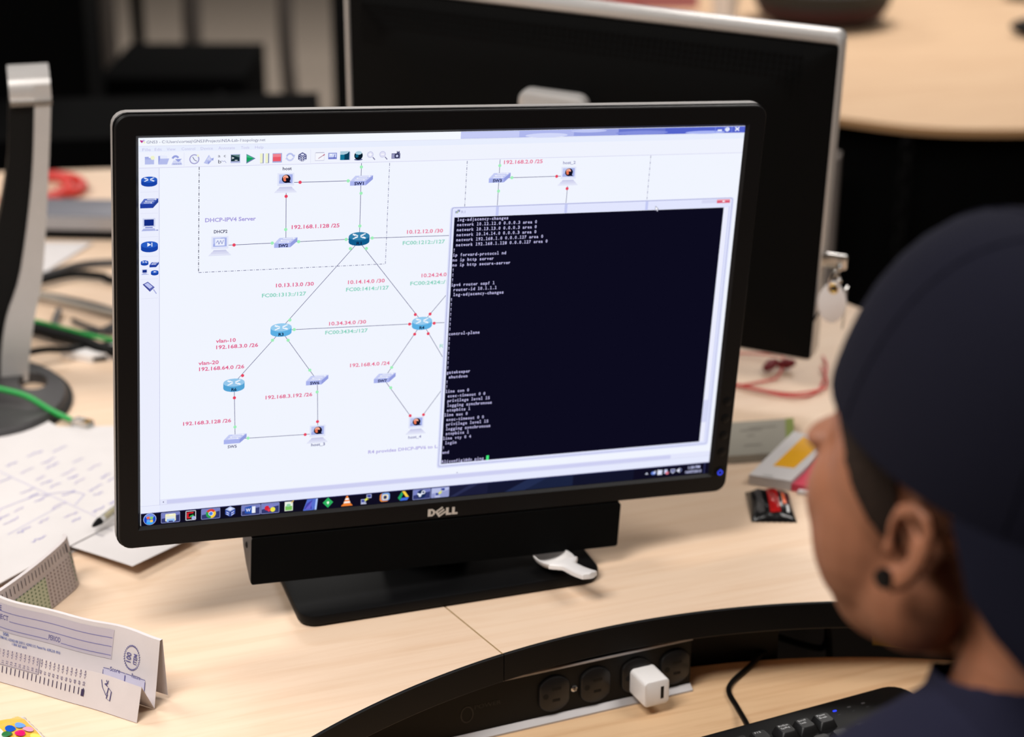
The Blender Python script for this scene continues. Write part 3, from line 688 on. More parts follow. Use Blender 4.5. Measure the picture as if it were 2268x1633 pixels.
tk(lambda P: P.poly([(585, 1161), (602, 1178), (585, 1196), (568, 1178)], (46, 176, 96), 12).ell(585, 1178, 4, 4, (226, 250, 226), 13).poly([(582, 1180), (588, 1180), (585, 1185)], (226, 250, 226), 14))
tk(lambda P: P.poly([(632, 1190), (662, 1190), (666, 1196), (628, 1196)], (240, 130, 50), 12).poly([(645, 1161), (649, 1161), (660, 1190), (634, 1190)], (240, 130, 50), 13).poly([(642, 1169), (652, 1169), (654, 1175), (640, 1175)], (248, 244, 240), 14).poly([(638, 1180), (656, 1180), (658, 1186), (636, 1186)], (248, 244, 240), 14))
def putty(P, x):
    P.rect(x + 2, 1163, x + 18, 1176, (176, 184, 226), 12).rect(x + 4, 1165, x + 16, 1173, (44, 60, 150), 13).rect(x - 16, 1178, x, 1191, (176, 184, 226), 12).rect(x - 14, 1180, x - 2, 1188, (44, 60, 150), 13).poly([(x - 8, 1182), (x + 8, 1170), (x + 3, 1179), (x + 10, 1178), (x - 6, 1188), (x - 1, 1181)], (228, 232, 90), 14).rect(x - 16, 1192, x + 2, 1195, (210, 214, 240), 12)
tk(lambda P: putty(P, 709))
tk(lambda P: P.poly(rr(755, 785, 1165, 1193, 8, 4), (232, 140, 60), 12).poly(rr(760, 788, 1163, 1190, 8, 4), (120, 160, 226), 13).poly(rr(763, 783, 1168, 1187, 5, 4), (236, 226, 200), 14).poly(rr(767, 778, 1172, 1184, 4, 4), (50, 54, 96), 15))
tk(lambda P: P.poly([(828, 1163), (838, 1163), (852, 1184), (842, 1184)], (246, 206, 70), 12).poly([(827, 1164), (832, 1173), (822, 1194), (815, 1185)], (36, 160, 96), 13).poly([(827, 1186), (852, 1185), (846, 1195), (822, 1195)], (66, 110, 220), 14))
tk(lambda P: P.ell(894, 1179, 15, 15, (20, 40, 84), 12).ell(900, 1173, 6.5, 6.5, (228, 234, 250), 13).ell(900, 1173, 3.5, 3.5, (20, 40, 84), 14).poly([(880, 1180), (890, 1184), (899, 1179), (897, 1175), (890, 1177), (880, 1174)], (228, 234, 250), 13).ell(889, 1184, 4.5, 4.5, (228, 234, 250), 13))
tk(lambda P: putty(P, 956))
def tray(fn): page('tray_icon', fn)
tray(lambda P: P.poly([(1682, 1183), (1688, 1177), (1694, 1183)], (226, 230, 250), 11))
tray(lambda P: P.ell(1713, 1181, 9, 6, (110, 140, 226), 11).poly([(1711, 1180), (1722, 1171), (1718, 1184)], (226, 232, 252), 12))
tray(lambda P: P.rect(1728, 1172, 1745, 1189, (222, 228, 252), 11).line(1730, 1189, 1730, 1170, 2, (246, 248, 255), 12))
tray(lambda P: P.rect(1753, 1172, 1764, 1186, (206, 212, 246), 11).ell(1764, 1185, 6, 5, (226, 120, 140), 12))
tray(lambda P: P.rect(1777, 1173, 1793, 1184, (206, 212, 246), 11).rect(1779, 1175, 1791, 1182, (60, 70, 130), 12).rect(1782, 1185, 1788, 1188, (206, 212, 246), 11))
tray(lambda P: P.poly([(1800, 1176), (1804, 1176), (1810, 1170), (1810, 1188), (1804, 1183), (1800, 1183)], (232, 236, 254), 11).ring(1811, 1179, 6, 8, 2, (150, 160, 220), 11, 8, -60, 60))
page('clock_text', lambda P: P.text('1:28 PM', 1842, 1177, 1886, 9.5, (206, 210, 250), 11, 0.02).text('16/07/2015', 1833, 1193, 1893, 9.5, (206, 210, 250), 11, 0.02))

# ------------------------------------------------------------------ speaker bar clipped under the bezel
sb = thing('speaker_bar', 'black speaker bar clipped under the lit monitor, headphone sockets on its left end', 'speaker', (0, 0.015, 0.03))
prof = [(-.0015, -.1818), (-.0022, -.183), (-.0022, -.2228), (-.0012, -.2242), (.004, -.2235), (.018, -.2145), (.029, -.203), (.034, -.192), (.035, -.1818)]
mb = MB(); mb.loops([[(x, y, z) for y, z in prof] for x in (-.1668, .1712)], MON)
mb.build('body', mat('speaker_bar_grey', (58, 54, 54), 0.45), sb, deg=25)
mb = MB(); mb.loops([[(p[0], -.0040, p[1]) for p in rr(-.1674, .1718, -.2246, -.1816, .0022, 3)], [(p[0], -.0022, p[1]) for p in rr(-.1674, .1718, -.2246, -.1816, .0022, 3)]], MON)
mb.build('grille', mat('speaker_cloth', (4, 4, 4), 0.95, spec=0.1, bump=0.3, bscale=3000), sb)
for y, z in ((.0235, -.1885), (.0165, -.1965)):
    mb = MB(); mb.lathe([(.0027, 0), (.0027, .0006), (.0018, .0006), (.0018, -.001)], 14, MON @ Matrix.Translation((-.1668, y, z)) @ Matrix.Rotation(math.radians(-90), 4, 'Y'))
    mb.build('socket', M['black'], sb)

# ------------------------------------------------------------------ power outlets under the shelf
PB = rotz(2.47, (0.1865, -0.1025, 0))          # right front corner of the outlet block
ps = thing('outlet_strip', 'black four-socket power outlet strip with aluminium ledge under the shelf', 'power strip', (0.06, -0.09, -0.08))
mb = MB(); mb.box(-.30, 0, 0, .045, -.0798, -.0285, PB); mb.build('housing', M['black'], ps, smooth=False)
mb = MB(); mb.add([(-.30, -.0062, -.0799), (0, -.0062, -.0799), (.0, .002, -.0799), (-.30, .002, -.0799), (-.30, -.0062, -.0782), (0, -.0062, -.0782), (0, -.0005, -.0745), (-.30, -.0005, -.0745)],
                 [(0, 1, 2, 3), (0, 1, 5, 4), (4, 5, 6, 7), (1, 2, 6, 5), (0, 4, 7, 3), (2, 3, 7, 6)], PB)
mb.build('ledge', M['alu'], ps, smooth=False)
mb = MB(); mb.box(-.20, 0, -.0022, .0, -.0302, -.0285, PB); mb.build('top_trim', M['alu'], ps, smooth=False)
socket_m = mat('socket_black', (19, 17, 16), 0.35, spec=0.35)
for k, xo in enumerate((-.133, -.094, -.0545, -.0165)):
    prof = []
    for i in range(28):
        a = 2 * math.pi * i / 28
        prof.append((max(-.0142, min(.0142, .0168 * math.cos(a))), .0168 * math.sin(a)))
    T4 = PB @ Matrix.Translation((xo, 0, -.0537))
    mb = MB(); mb.loops([[(x, 0, z) for x, z in prof], [(x, -.0022, z) for x, z in prof], [(x * .94, -.0030, z * .94) for x, z in prof]], T4, cap0=False)
    so = mb.build('socket', socket_m, ps, deg=50)
    for x0, x1, z0, z1 in ((-.0028, .0058, .0042, .0066), (-.0020, .0050, -.0070, -.0046)):
        MB().box(x0, x1, -.0032, -.002, z0, z1, T4).build('slot', M['black'], so, smooth=False)
    mb = MB(); mb.lathe([(.0026, 0), (.0026, .0002)], 14, T4 @ Matrix.Translation((-.0085, -.0031, -.0004)) @ Matrix.Rotation(math.radians(90), 4, 'X')); mb.build('ground_hole', M['black'], so)
T4 = PB @ Matrix.Translation((-.1135, 0, -.0537)) @ Matrix.Rotation(math.radians(90), 4, 'X')
mb = MB(); mb.lathe([(.0032, 0), (.0032, .0008), (.0022, .0016), (.0004, .0019)], 18, T4); sc = mb.build('screw', M['steel'], ps)
mb = MB(); mb.box(-.002, .002, -.0003, .0003, .0018, .0021, T4); mb.box(-.0003, .0003, -.002, .002, .0018, .0021, T4); mb.build('screw_slot', M['black'], sc, smooth=False)
P_ = Paint(lambda u, v, l: PB @ Vector((u, -.0003, v)))
P_.text('POWER', -.206, -.0525, -.182, .0042, (26, 24, 23), 1, ydir=1).ring(-.213, -.056, .006, .008, .0012, (24, 22, 21), 1)
P_.build('embossed_lettering', M['ink'], ps)

# white cube charger
ch = thing('usb_charger', 'white cube phone charger plugged into the outlet strip', 'charger', (0.139, -0.12, -0.058))
CH = rotz(4.0, (0.1375, -0.1055, -0.0577)) @ Matrix.Rotation(math.radians(90), 4, 'X')
mb = MB(); mb.rbox(-.0124, .0124, -.0124, .0124, .0006, .0285, .0042, CH, n=5, e=.0016); mb.build('body', M['white_plastic'], ch, deg=35)
mb = MB(); mb.box(.0036, .0066, -.0060, .0058, .0280, .02862, CH); sl = mb.build('usb_port', M['black'], ch, smooth=False)
for x in (-.0062, .0062): MB().box(x - .0008, x + .0008, -.003, .003, -.0045, .001, CH).build('prong', M['steel'], ch, smooth=False)

# ------------------------------------------------------------------ keyboard
KB = rotz(5.0, (0.345, -0.1905, -0.08))       # rear right corner; local +x right, -y towards the sitter
kb = thing('keyboard', 'black full-size keyboard with a blue indicator light, under the capped person', 'keyboard', (0.12, -0.28, -0.08))
W_, D_ = .445, .150
mb = MB()
TK = KB @ Matrix.Rotation(math.radians(3.0), 4, 'X')
ls = []
for z, ins in ((.0, .003), (.004, 0), (.016, 0), (.0195, .0012), (.0205, .004)):
    ls.append([(p[0], p[1], z + (.003 if z > .01 else 0)) for p in rr(-W_ + ins, -ins, -D_ + ins, -ins, .018 - ins * .5, 5)])
mb.loops(ls, KB); mb.build('case', M['black'], kb, deg=30)
KT = .0235
key_m = mat('key_black', (15, 14, 14), 0.45, spec=0.4, bump=0.08, bscale=2500)
_km = {}
def keycap(w, d=.0175):
    k = (round(w, 4), round(d, 4))
    if k not in _km:
        t = MB()
        hw, hd = w / 2, d / 2
        t.loops([[(p[0], p[1], 0) for p in rr(-hw, hw, -hd, hd, .0015, 2)], [(p[0], p[1], .0062) for p in rr(-hw + .0022, hw - .0022, -hd + .0022, hd - .0014, .002, 2)], [(p[0], p[1], .0070) for p in rr(-hw + .0030, hw - .0030, -hd + .003, hd - .0022, .002, 2)]])
        me = bpy.data.meshes.new('key'); me.from_pydata(t.v, [], t.f); me.materials.append(key_m); smooth_mesh(me, 35)
        _km[k] = me
    return _km[k]
def key(cx, cy, w=.0178):
    o = bpy.data.objects.new('key', keycap(w)); COL.objects.link(o); o.parent = kb
    o.matrix_local = Matrix.Translation(-kb.location) @ KB @ Matrix.Translation((cx, cy, KT - .0006))
    return o
U = .019
def row(y, x0, widths):
    x = x0
    for w in widths:
        if w > 0: key(x + w * U / 2, y, w * U - .0012)
        x += abs(w) * U
x0 = -.4365; ys = [-.0300 - .0265 * (1 if r else 0) - U * max(r - 1, 0) for r in range(6)]
row(ys[0], x0, [1, -1, 1, 1, 1, 1, -.5, 1, 1, 1, 1, -.5, 1, 1, 1, 1])
row(ys[1], x0, [1] * 13 + [2])
row(ys[2], x0, [1.5] + [1] * 12 + [1.5])
row(ys[3], x0, [1.75] + [1] * 11 + [2.25])
row(ys[4], x0, [2.25] + [1] * 10 + [2.75])
row(ys[5], x0, [1.25, 1.25, 1.25, 6.25, 1.25, 1.25, 1.25, 1.25])
xn = x0 + 15.25 * U
row(ys[0], xn, [1, 1, 1]); row(ys[1], xn, [1, 1, 1]); row(ys[2], xn, [1, 1, 1]); row(ys[4], xn, [-1, 1, -1]); row(ys[5], xn, [1, 1, 1])
xp = xn + 3.25 * U
for r in (1, 2, 3, 4): row(ys[r], xp, [1, 1, 1, 1])
row(ys[5], xp, [2, 1, 1])
def legend(lines, cx, cy):
    P_ = Paint(lambda u, v, l: KB @ Vector((cx + u, cy + v, KT + .0066)))
    for k, (s_, a, b) in enumerate(lines): P_.text(s_, a, .0032 - .0036 * k, b, .0023, (206, 206, 206), 1, ydir=1)
    P_.build('key_legend', M['ink'], kb)
legend([('F12', -.004, .0016)], x0 + 14.5 * U, ys[0])
legend([('PrtScn', -.0045, .0042), ('SysRq', -.0045, .0034)], xn + .5 * U, ys[0])
legend([('Scroll', -.0045, .0028), ('Lock', -.0045, .0012)], xn + 1.5 * U, ys[0])
legend([('Pause', -.0045, .0030), ('Break', -.0045, .0028)], xn + 2.5 * U, ys[0])
for k in range(3):
    mb = MB(); mb.rbox(-.0018, .0018, -.0009, .0009, KT - .0005, KT + .0003, .0008, KB @ Matrix.Translation((xp + .006 + .0145 * k, -.0165, 0)))
    mb.build('indicator_light', M['blue_led'] if k == 0 else M['dark_grey'], kb)
P_ = Paint(lambda u, v, l: KB @ Vector((u, v, KT + .0002)))
for k in range(3): P_.rect(xp + .0048 + .0145 * k, -.0235, xp + .0074 + .0145 * k, -.0228, (58, 58, 60), 1)
P_.build('indicator_symbol', M['ink'], kb)
def cable(name, pts, r, m, label, group=None, k=8, cat='cable', n=8):
    c = catmull(pts, k); mb = MB(); mb.tube(c, r, n)
    return tag(mb.build(name, m), label, cat, group)
cable('keyboard_cable', [(.192, -.2065, -.064), (.200, -.182, -.070), (.209, -.150, -.0765), (.214, -.125, -.0772), (.225, -.110, -.0772), (.250, -.0925, -.0772), (.274, -.078, -.074), (.292, -.055, -.09), (.30, -.03, -.16)], .0024, M['black'], 'thin black cable leaving the back of the keyboard', n=10)
# cables in the trough under the shelf
for k, pts in enumerate((((.30, -.03, -.05), (.34, -.045, -.045), (.39, -.06, -.05), (.46, -.10, -.06)), ((.29, -.035, -.07), (.33, -.055, -.066), (.37, -.066, -.056), (.43, -.086, -.044)), ((.305, -.02, -.09), (.35, -.05, -.10), (.345, -.068, -.07), (.352, -.075, -.16)))):
    cable('trough_cable', pts, .0032, M['dark_grey'] if k < 2 else M['black'], ('grey cable strung highest in the trough under the shelf', 'grey cable slanting upwards in the trough under the shelf', 'black cable looping down into the trough under the shelf')[k], 'cables in the trough')
mb = MB(); mb.box(-.04, .04, -.0006, .0006, -.02, .02, Matrix.Translation((.43, -.085, -.075)) @ Matrix.Rotation(math.radians(-28), 4, 'Z') @ Matrix.Rotation(math.radians(-50), 4, 'X'))
mb.build('yellow_card', M['yellow_card'], smooth=False); tag(bpy.data.objects['yellow_card'], 'yellow card tucked in the trough under the shelf by the chin', 'card')

# ------------------------------------------------------------------ white plastic scoop on the stand base
sp = thing('plastic_scoop', 'white plastic scoop lying on the black monitor stand base', 'scoop', (0.1, -0.02, 0.012))
SP = Matrix.Translation((0.0945, -0.023, 0.0145)) @ Matrix.Rotation(math.radians(-78), 4, 'Z') @ Matrix.Rotation(math.radians(-3), 4, 'Y')
# local x runs from the bowl (-) to the handle tip (+)
ls = []; t_ = .0010
for i in range(13):
    a = i / 12; x = -.034 + .040 * a
    w = .0165 * math.sqrt(max(0.02, 1 - ((a - .55) / .62) ** 2)); dp = .0105 * math.sqrt(max(.03, 1 - ((a - .5) / .56) ** 2))
    prof = []
    for k in range(13):
        th = math.pi * (k / 12)
        prof.append((x, -w * math.cos(th), .0105 - dp * math.sin(th)))
    for k in range(12, -1, -1):
        th = math.pi * (k / 12)
        prof.append((x, -(w - t_) * math.cos(th), .0107 - (dp - t_) * math.sin(th)))
    ls.append(prof)
mb = MB(); mb.loops(ls, SP); mb.build('bowl', M['white_plastic'], sp, deg=50)
ls = []
for i in range(15):
    a = i / 14; x = .003 + .045 * a
    w = (.0155 * (1 - a / .22) + .0068 * (a / .22)) if a < .22 else .0068 + .0014 * (a - .22)
    if a > .9: w *= math.sqrt(max(.12, 1 - ((a - .9) / .105) ** 2))
    z = .0105 - .0015 * math.sin(a * 3.1) + .0042 * a
    ls.append([(x, w * c, z + d) for c, d in ((-1, 0), (-.9, .0014), (-.5, .0021), (0, .0023), (.5, .0021), (.9, .0014), (1, 0), (1, -.003), (.8, -.0034), (.4, -.0035), (0, -.0035), (-.4, -.0035), (-.8, -.0034), (-1, -.003))])
mb = MB(); mb.loops(ls, SP); mb.build('handle', M['white_plastic'], sp, deg=50)

# ------------------------------------------------------------------ papers on the left
def sheet(name, pts, z, label, group=None, th=.0004, m=None, curl=None, nx=14, ny=14):
    """four corners (x,y) in order, softly curled"""
    a, b, c, d = [Vector((p[0], p[1], 0)) for p in pts]; vs = []; fs = []
    def pt(u, v):
        p = (a * (1 - u) + b * u) * (1 - v) + (d * (1 - u) + c * u) * v
        return Vector((p.x, p.y, z + (curl(u, v) if curl else 0)))
    for s_ in (0, 1):
        for j in range(ny + 1):
            for i in range(nx + 1):
                q = pt(i / nx, j / ny); vs.append((q.x, q.y, q.z - s_ * th))
    n = (nx + 1) * (ny + 1)
    for j in range(ny):
        for i in range(nx):
            k = j * (nx + 1) + i
            fs.append((k, k + 1, k + nx + 2, k + nx + 1)); fs.append((n + k, n + k + nx + 1, n + k + nx + 2, n + k + 1))
    rim = [i for i in range(nx + 1)] + [j * (nx + 1) + nx for j in range(1, ny + 1)] + [ny * (nx + 1) + i for i in range(nx - 1, -1, -1)] + [j * (nx + 1) for j in range(ny - 1, 0, -1)]
    for i, k in enumerate(rim):
        k2 = rim[(i + 1) % len(rim)]; fs.append((k, k2, n + k2, n + k))
    mb = MB(); mb.add(vs, fs); o = mb.build(name, m or M['paper'], deg=60)
    tag(o, label, 'paper', group)
    return o, pt
def scribble(P_, x, y, w, h, rnd, col, lw):
    """one handwritten word as a wavy pen stroke"""
    n = int(w / (h * .45)) + 3; pts = []
    for i in range(n):
        pts.append((x + w * i / n, y + h * (rnd.random() - .35) * (1.0 if i % 2 else .4)))
    P_.pline([(p.x, p.y) for p in catmull([(a, b, 0) for a, b in pts], 3)], lw, col)
rnd = random.Random(3)
sheet('paper_sheet', [(-.47, .49), (-.285, .525), (-.205, .255), (-.40, .135)], .0012, 'white sheet lying lowest under the handwritten notes', 'loose papers by the monitor')
oB, pB = sheet('paper_sheet', [(-.335, .235), (-.2615, .1245), (-.1875, .175), (-.225, .34)], .004, 'white sheet with faint red marks poking out under the monitor corner', 'loose papers by the monitor', curl=lambda u, v: .010 * u * (1 - .3 * v) * (1 - .2 * u))
P_ = Paint(lambda u, v, l: pB(u, v) + Vector((0, 0, .0003)))
for k in range(5): scribble(P_, .70 - .02 * k, .30 + .09 * k, .14, .03, rnd, (214, 150, 165), .006)
for k in range(4): scribble(P_, .30, .25 + .11 * k, .2, .03, rnd, (150, 146, 160), .005)
P_.build('handwriting', M['ink'], oB)
oC, pC = sheet('paper_sheet', [(-.30, .50), (-.222, .475), (-.19, .36), (-.27, .36)], .0042, 'white sheet showing at the back of the paper pile beside the monitor edge', 'loose papers by the monitor')
oA, pA = sheet('paper_sheet', [(-.525, .345), (-.291, .523), (-.198, .272), (-.395, .128)], .0062, 'white sheet covered in violet handwriting on top of the pile', 'loose papers by the monitor', curl=lambda u, v: .004 * v * u + .001 * math.sin(5 * u))
P_ = Paint(lambda u, v, l: pA(u, v) + Vector((0, 0, .0003)))
INKV = (136, 130, 190)
for r in range(13):
    v = .26 + .05 * r
    for c in range(6):
        if rnd.random() < .62: scribble(P_, .36 + .10 * c + .02 * rnd.random(), v, .05 + .035 * rnd.random(), .02, rnd, INKV if rnd.random() < .7 else (160, 150, 196), .0042)
P_.pline([(.30, .62), (.45, .55), (.60, .57), (.72, .66), (.74, .72), (.66, .76)], .004, (170, 166, 205)).pline([(.62, .28), (.66, .9)], .003, (186, 182, 214)).line(.34, .74, .62, .72, .003, (170, 166, 205))
P_.build('handwriting', M['ink'], oA)
# pen between the sheets
pen = thing('ballpoint_pen', 'clear ballpoint pen with a black tip lying on the papers', 'pen', (-.262, .232, .013))
a_, b_ = Vector((-.2835, .2095, .0165)), Vector((-.205, .30, .0175)); dv = (b_ - a_).normalized()
MB().tube([a_ + dv * .012, a_ + dv * .11], .0038, 10).build('barrel', M['clear'], pen)
MB().tube([a_ + dv * .02, a_ + dv * .10], .0014, 8).build('ink_tube', M['yellow_card'], pen)
MB().tube([a_, a_ + dv * .004, a_ + dv * .012], .0012, 10, r1=.0038).build('tip', M['black'], pen)
MB().tube([a_ + dv * .085, a_ + dv * .12], .0045, 10).build('cap', M['black'], pen)

# ------------------------------------------------------------------ folded answer forms
def unit(x, y): d = math.hypot(x, y); return Vector((x / d, y / d, 0))
# front form: accordion fold standing on the shelf
E1 = unit(-.0928, .1016); N1 = Vector((E1.y, -E1.x, 0)); O1 = Vector((-.301, -.120, 0))
Z3 = Vector((0, 0, 1))
PROF = [(0, .0006), (.0090, .0275), (.0225, .0010), (.0355, .0555), (.0385, .0552), (.0400, .004)]
def wav(u, k): return .0030 * math.sin(38 * u + .6 * k) * min(1, u / .05) + .0016 * math.sin(70 * u + k) * min(1, u / .05)
def f1(u, t):
    """u along the form, t along the folded profile (0..5)"""
    k = min(int(t), len(PROF) - 2); q = t - k
    n = PROF[k][0] * (1 - q) + PROF[k + 1][0] * q; z = PROF[k][1] * (1 - q) + PROF[k + 1][1] * q
    return O1 + E1 * u + N1 * (n + wav(u, 0) * (.3 + z * 18)) + Z3 * z
vs = []; fs = []; nu = 44; ts = [i / 4 for i in range(4 * (len(PROF) - 1) + 1)]
mb = MB()
for s_ in (0, 1):
    for u in range(nu + 1):
        for t in ts:
            p = f1(.285 * u / nu, t); vs.append(p + N1 * (-.00018 if s_ else .00018))
n = (nu + 1) * len(ts); L_ = len(ts)
for u in range(nu):
    for j in range(L_ - 1):
        k = u * L_ + j; fs.append((k, k + 1, k + L_ + 1, k + L_)); fs.append((n + k, n + k + L_, n + k + L_ + 1, n + k + 1))
for u in range(nu):
    for j in (0, L_ - 1): k = u * L_ + j; fs.append((k, k + L_, n + k + L_, n + k))
for j in range(L_ - 1):
    for u in (0, nu): k = u * L_ + j; fs.append((k, k + 1, n + k + 1, n + k))
mb.add(vs, fs)
form = mb.build('answer_form', M['form_paper'], deg=30)
tag(form, 'folded white answer form printed 100 ITEM, standing at the front left', 'form')
V1 = (92, 88, 140)
# upper panel print: t from 2 (valley) to 3 (top edge); x runs to the right = decreasing u
LEN = .20
P_ = Paint(lambda x, y, l: f1(LEN - x - .005, 3 - (1 - y) * .90) - N1 * (.0004 + .00016 * l))
def tx(P_, s_, x, y, x1, cap, c=V1, l=2): P_.text(s_, x, y, x1, cap, c, l, .012, 1)
def prow(P_, y, a, b): 
    for k in range(24):
        P_.line(a + (b - a) * k / 24, y, a + (b - a) * (k + 1) / 24, y, .012, (124, 120, 168), 2)
for k in range(20): P_.rect(-.0015 + .0075 * k, .46, -.0015 + .0075 * (k + 1), .93, (186, 177, 186), 1)
prow(P_, .80, .0, .1477); prow(P_, .66, .0475, .1477); prow(P_, .52, .0, .0865); prow(P_, .52, .0995, .1477)
tx(P_, 'SUBJECT', .0285, .665, .0464, .085); tx(P_, 'E', .036, .81, .0385, .085); tx(P_, 'PERIOD', .087, .525, .099, .085)
tx(P_, 'son', .041, .40, .047, .075, (96, 110, 170)); tx(P_, 'FORM NO. A25423-RR 5/07/11 A2902 U.S. Patent No. 6,RR,218  0910', .036, .33, .0995, .045, (96, 110, 170)); tx(P_, '1 800 367 6010', .051, .27, .066, .045, (96, 110, 170))
sx, sy = .1685, .58
pts = []
for k in range(64):
    a = 2 * math.pi * k / 64; r = 1.0 if k % 2 else .86
    pts.append((sx + .0084 * r * math.cos(a), sy + .205 * r * math.sin(a)))
for k in range(64): P_.line(*pts[k], *pts[(k + 1) % 64], .0007, V1, 2)
vs_, fs_ = text_polys('100', .02)
P_.raw([(sx - .0010 - y * .0068, sy - .105 + x * .118) for x, y in vs_], fs_, V1, 2)
vs_, fs_ = text_polys('ITEM', .02)
P_.raw([(sx + .0052 - y * .0052, sy - .095 + x * .082) for x, y in vs_], fs_, V1, 2)
for a, b, w in ((.142, .1632, 'Score'), (.1638, .184, 'Rescore')):
    P_.strip(a, -.05, b, .30, (190, 187, 206), 1)
    P_.line(a, 0, a, .27, .0006, V1, 2).line(b, 0, b, .27, .0006, V1, 2).line(a, .30, a + .006, .30, .010, V1, 2).line(b - .005, .30, b, .30, .010, V1, 2)
    tx(P_, w, a + .0062, .275, b - .0050, .07)
P_.build('form_print', M['ink'], form)
# front strip print: t from 0 (desk) to 1 (fold)
P_ = Paint(lambda x, y, l: f1(LEN - x, y) - N1 * (.0004 + .00016 * l))
for k in range(31):
    q = 20 + k; x = .0605 + .00423 * (k - 10)
    if x < 0: continue
    P_.line(x, .30, x, .50, .00075, (60, 50, 84), 2)
    if q == 50: P_.rect(x - .0016, .28, x + .0012, .47, (50, 40, 76), 3)
    for s_, a, c in ((str(q), .56, .0062), ('<A>', .76, .0060), ('=', .93, .004)):
        vs_, fs_ = text_polys(s_, .01)
        P_.raw([(x + .0008 - y * .0030, a + xx * .125) for xx, y in vs_], fs_, (120, 112, 140), 2)
P_.strip(.0585, .535, .0585 + .00423 * 9.9, .995, (190, 180, 184), 1)
for a in (.0585, .0585 + .00423 * 9.9): P_.line(a, .535, a, .995, .0005, (130, 124, 150), 2)
P_.line(.0585, .535, .0585 + .00423 * 9.9, .535, .012, (130, 124, 150), 2)
P_.pline([(.1605, .86), (.1625, .66), (.1675, .46)], .0007, (56, 52, 110), 2).pline([(.1655, .50), (.1685, .52), (.1678, .40), (.1715, .36), (.1718, .62), (.1685, .70), (.1678, .52)], .0008, (56, 52, 110), 3)
vs_, fs_ = text_polys('Ac', .02); P_.raw([(.1675 - y * .0048, .72 + x * .16) for x, y in vs_], fs_, (56, 52, 110), 3)
P_.build('answer_column_print', M['ink'], form)

# second form behind it, seen from the marked side
E2 = unit(-.0824, -.0963); N2 = Vector((-E2.y, E2.x, 0)) * -1
if N2.dot(Vector((.76, -.65, 0))) < 0: N2 = -N2
O2 = Vector((-.3052, .1290, 0))
PR2 = [(0, .0008), (-.0085, .0470), (-.0115, .0472), (-.0200, .0012)]
def f2(u, t):
    k = min(int(t), len(PR2) - 2); q = t - k
    nn = PR2[k][0] * (1 - q) + PR2[k + 1][0] * q; z = PR2[k][1] * (1 - q) + PR2[k + 1][1] * q
    return O2 + E2 * u + N2 * (nn + .004 * math.sin(22 * u) * (z / .047) - .010 * math.exp(-u / .006) * .5) + Z3 * z
vs = []; fs = []; ts = [i / 4 for i in range(4 * (len(PR2) - 1) + 1)]; L_ = len(ts)
for s_ in (0, 1):
    for u in range(nu + 1):
        for t in ts: vs.append(f2(.26 * (u / nu) ** 1.5, t) + N2 * (-.00018 if s_ else .00018))
n = (nu + 1) * L_
for u in range(nu):
    for j in range(L_ - 1):
        k = u * L_ + j; fs.append((k, k + 1, k + L_ + 1, k + L_)); fs.append((n + k, n + k + L_, n + k + L_ + 1, n + k + 1))
for u in range(nu):
    for j in (0, L_ - 1): k = u * L_ + j; fs.append((k, k + L_, n + k + L_, n + k))
for j in range(L_ - 1):
    for u in (0, nu): k = u * L_ + j; fs.append((k, k + 1, n + k + 1, n + k))
mb = MB(); mb.add(vs, fs); form2 = mb.build('answer_form', M['form_paper'], deg=30)
tag(form2, 'folded answer form with green bubble columns, standing behind the 100 ITEM form', 'form')
P_ = Paint(lambda u, v, l: f2(u, v) + N2 * (.0005 + .00008 * l))
for k in range(16): P_.rect(.052 + .01 * k, .02, .062 + .01 * k, .66, (196, 206, 180), 1)
for k in range(38):
    u = .012 + .0052 * k
    P_.line(u, .78, u, .93, .0008, (60, 50, 58), 2)
    if k == 0: P_.rect(u - .0014, .76, u + .0010, .94, (40, 30, 40), 3)
    for j in range(9):
        v = .06 + .075 * j
        gcol = (104, 132, 96) if .05 < u < .2 else (140, 124, 124)
        P_.ell(u, v, .0011, .020, gcol, 2, 8)
P_.rect(.0035, .45, .0048, .70, (50, 40, 46), 2).rect(.0018, .25, .0026, .98, (70, 60, 64), 2)
for k in range(7): P_.rect(.0070, .12 + .09 * k, .0082, .18 + .09 * k, (80, 140, 84), 2)
P_.build('form_print', M['ink'], form2)

